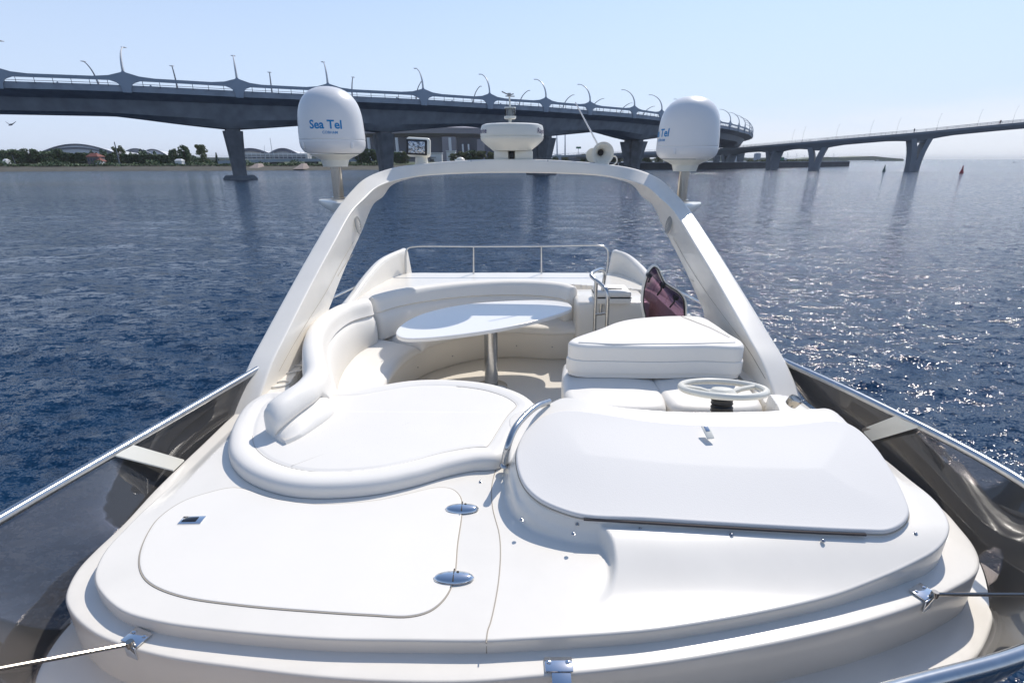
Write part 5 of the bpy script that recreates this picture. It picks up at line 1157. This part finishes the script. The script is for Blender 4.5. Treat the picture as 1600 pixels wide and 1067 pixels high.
def buoy(u, vb, mt, label, s=1.0):
    b = P(u, vb, WZ); r_ = empty('buoy', b, label, 'buoy'); m = MB(); m.lathe([(.9*s, -.3), (.95*s, .5), (.8*s, .7), (.45*s, 1.6)], b, 16); m.build('float', M[mt], r_)
    m = MB(); m.lathe([(.42*s, 1.6), (.22*s, 2.9), (.30*s, 2.95), (.05, 3.6*s)], b, 12); m.build('tower', M[mt], r_); m = MB(); m.lathe([(.16, 3.5*s), (.18, 3.8*s), (.02, 4.0*s)], b, 8); m.build('lantern', M['rib'], r_)
M['bred'] = mat('buoy_red', (.32, .02, .03), .5); M['bgrn'] = mat('buoy_green', (.01, .06, .06), .5)
buoy(1502, 271.3, 'bred', 'red channel buoy on the water at the far right', .72); buoy(1381, 268.3, 'bgrn', 'dark green channel buoy left of the tallest forked pier', .7)
def ship(u, v, Y, L, label):
    b = PY(u, v, Y); b.z = WZ; r_ = empty('ship', b, label, 'ship'); m = MB(); m.loft([[b+Vector((x, y, z)) for x, y in ((-L/2, -2), (L*.4, -2), (L/2, 0), (L*.4, 2), (-L/2, 2))] for z in (-.5, L*.06)]); m.build('hull', M['conc2'], r_, angle=20)
    m = MB(); m.rbox(b+Vector((-L*.2, 0, L*.11)), (L*.25, 3, L*.10), .2); m.build('wheelhouse', M['wht'], r_); m = MB(); m.tube([b+Vector((-L*.2, 0, L*.15)), b+Vector((-L*.2, 0, L*.3))], L*.006, 4); m.build('mast', M['conc2'], r_)
ship(1373, 251, 1500, 17, 'tiny vessel on the horizon at the tip of the far breakwater'); ship(1403, 251, 1700, 8, 'tiny low boat on the horizon between green buoy and tallest forked pier')
ship(1586, 253.4, 900, 7, 'tiny boat near the right edge of the view')
a = PY(1326, 250.6, 1300); b = PY(1366, 250.6, 1480); m = MB(); m.loft([[q+Vector((dx, dy, z-q.z)) for dx, dy, z in ((0, -4, WZ-.5), (0, 0, WZ+2.2), (0, 5, WZ+2.2), (0, 9, WZ-.5))] for q in (a, a.lerp(b, .5), b)]); tag(m.build('breakwater', M['conc'], None), 'thin far breakwater on the horizon beyond the quay', 'breakwater')
# far coast behind everything, left and centre
fc = MB(); lo = []
for i in range(60):
    x = -1500+i*45; h = 6+3*math.sin(i*.7)+2*math.sin(i*1.9); lo.append([Vector((x, 1600, WZ)), Vector((x, 1604, WZ+3+h)), Vector((x, 1700, WZ+2+h*1.2))])
fc.loft(lo, caps=False, closed=False); tag(fc.build('hills', M['leaf3'], None), kind='structure')
# gull
gb = PY(17, 195, 60); m = MB()
wing = lambda s: [[gb+Vector((s*x*.6, y, z)) for x, y, z in sec] for sec in ([(.05, -.12, 0), (.05, .14, 0), (.05, 0, .05)], [(.45, -.08, .10), (.45, .10, .10), (.45, 0, .13)], [(1.0, .08, .34), (1.0, .12, .34), (1.0, .10, .35)])]
m.loft(wing(-1)); m.loft(wing(1)); m.lathe([(.01, -.35), (.06, -.22), (.10, 0), (.07, .2), (.05, .26), (.01, .36)], gb, 10, M=Matrix.Rotation(math.pi/2, 3, 'X')@Matrix.Rotation(.3, 3, 'X'))
tag(m.build('gull', M['rib'], None), 'small dark gull flying below the bridge at the left edge', 'bird')

# ================================================================== HAZE
def haze_box():
    m = bpy.data.materials.new('haze_air'); m.use_nodes = True; t = m.node_tree; t.nodes.clear(); o = t.nodes.new('ShaderNodeOutputMaterial'); v = t.nodes.new('ShaderNodeVolumePrincipled')
    v.inputs['Color'].default_value = (.97, .985, 1.0, 1); v.inputs['Density'].default_value = HAZE; v.inputs['Anisotropy'].default_value = .2; t.links.new(v.outputs[0], o.inputs['Volume'])
    mb = MB(); R_ = 31000; mb.box((0, 0, (WZ-1.5+60)/2), (2*R_, 2*R_, 60-(WZ-1.5))); ob = mb.build('haze', m, None, smooth=False); tag(ob, 'thin bluish summer haze over the water', kind='stuff')
HAZE = .00009
haze_box()
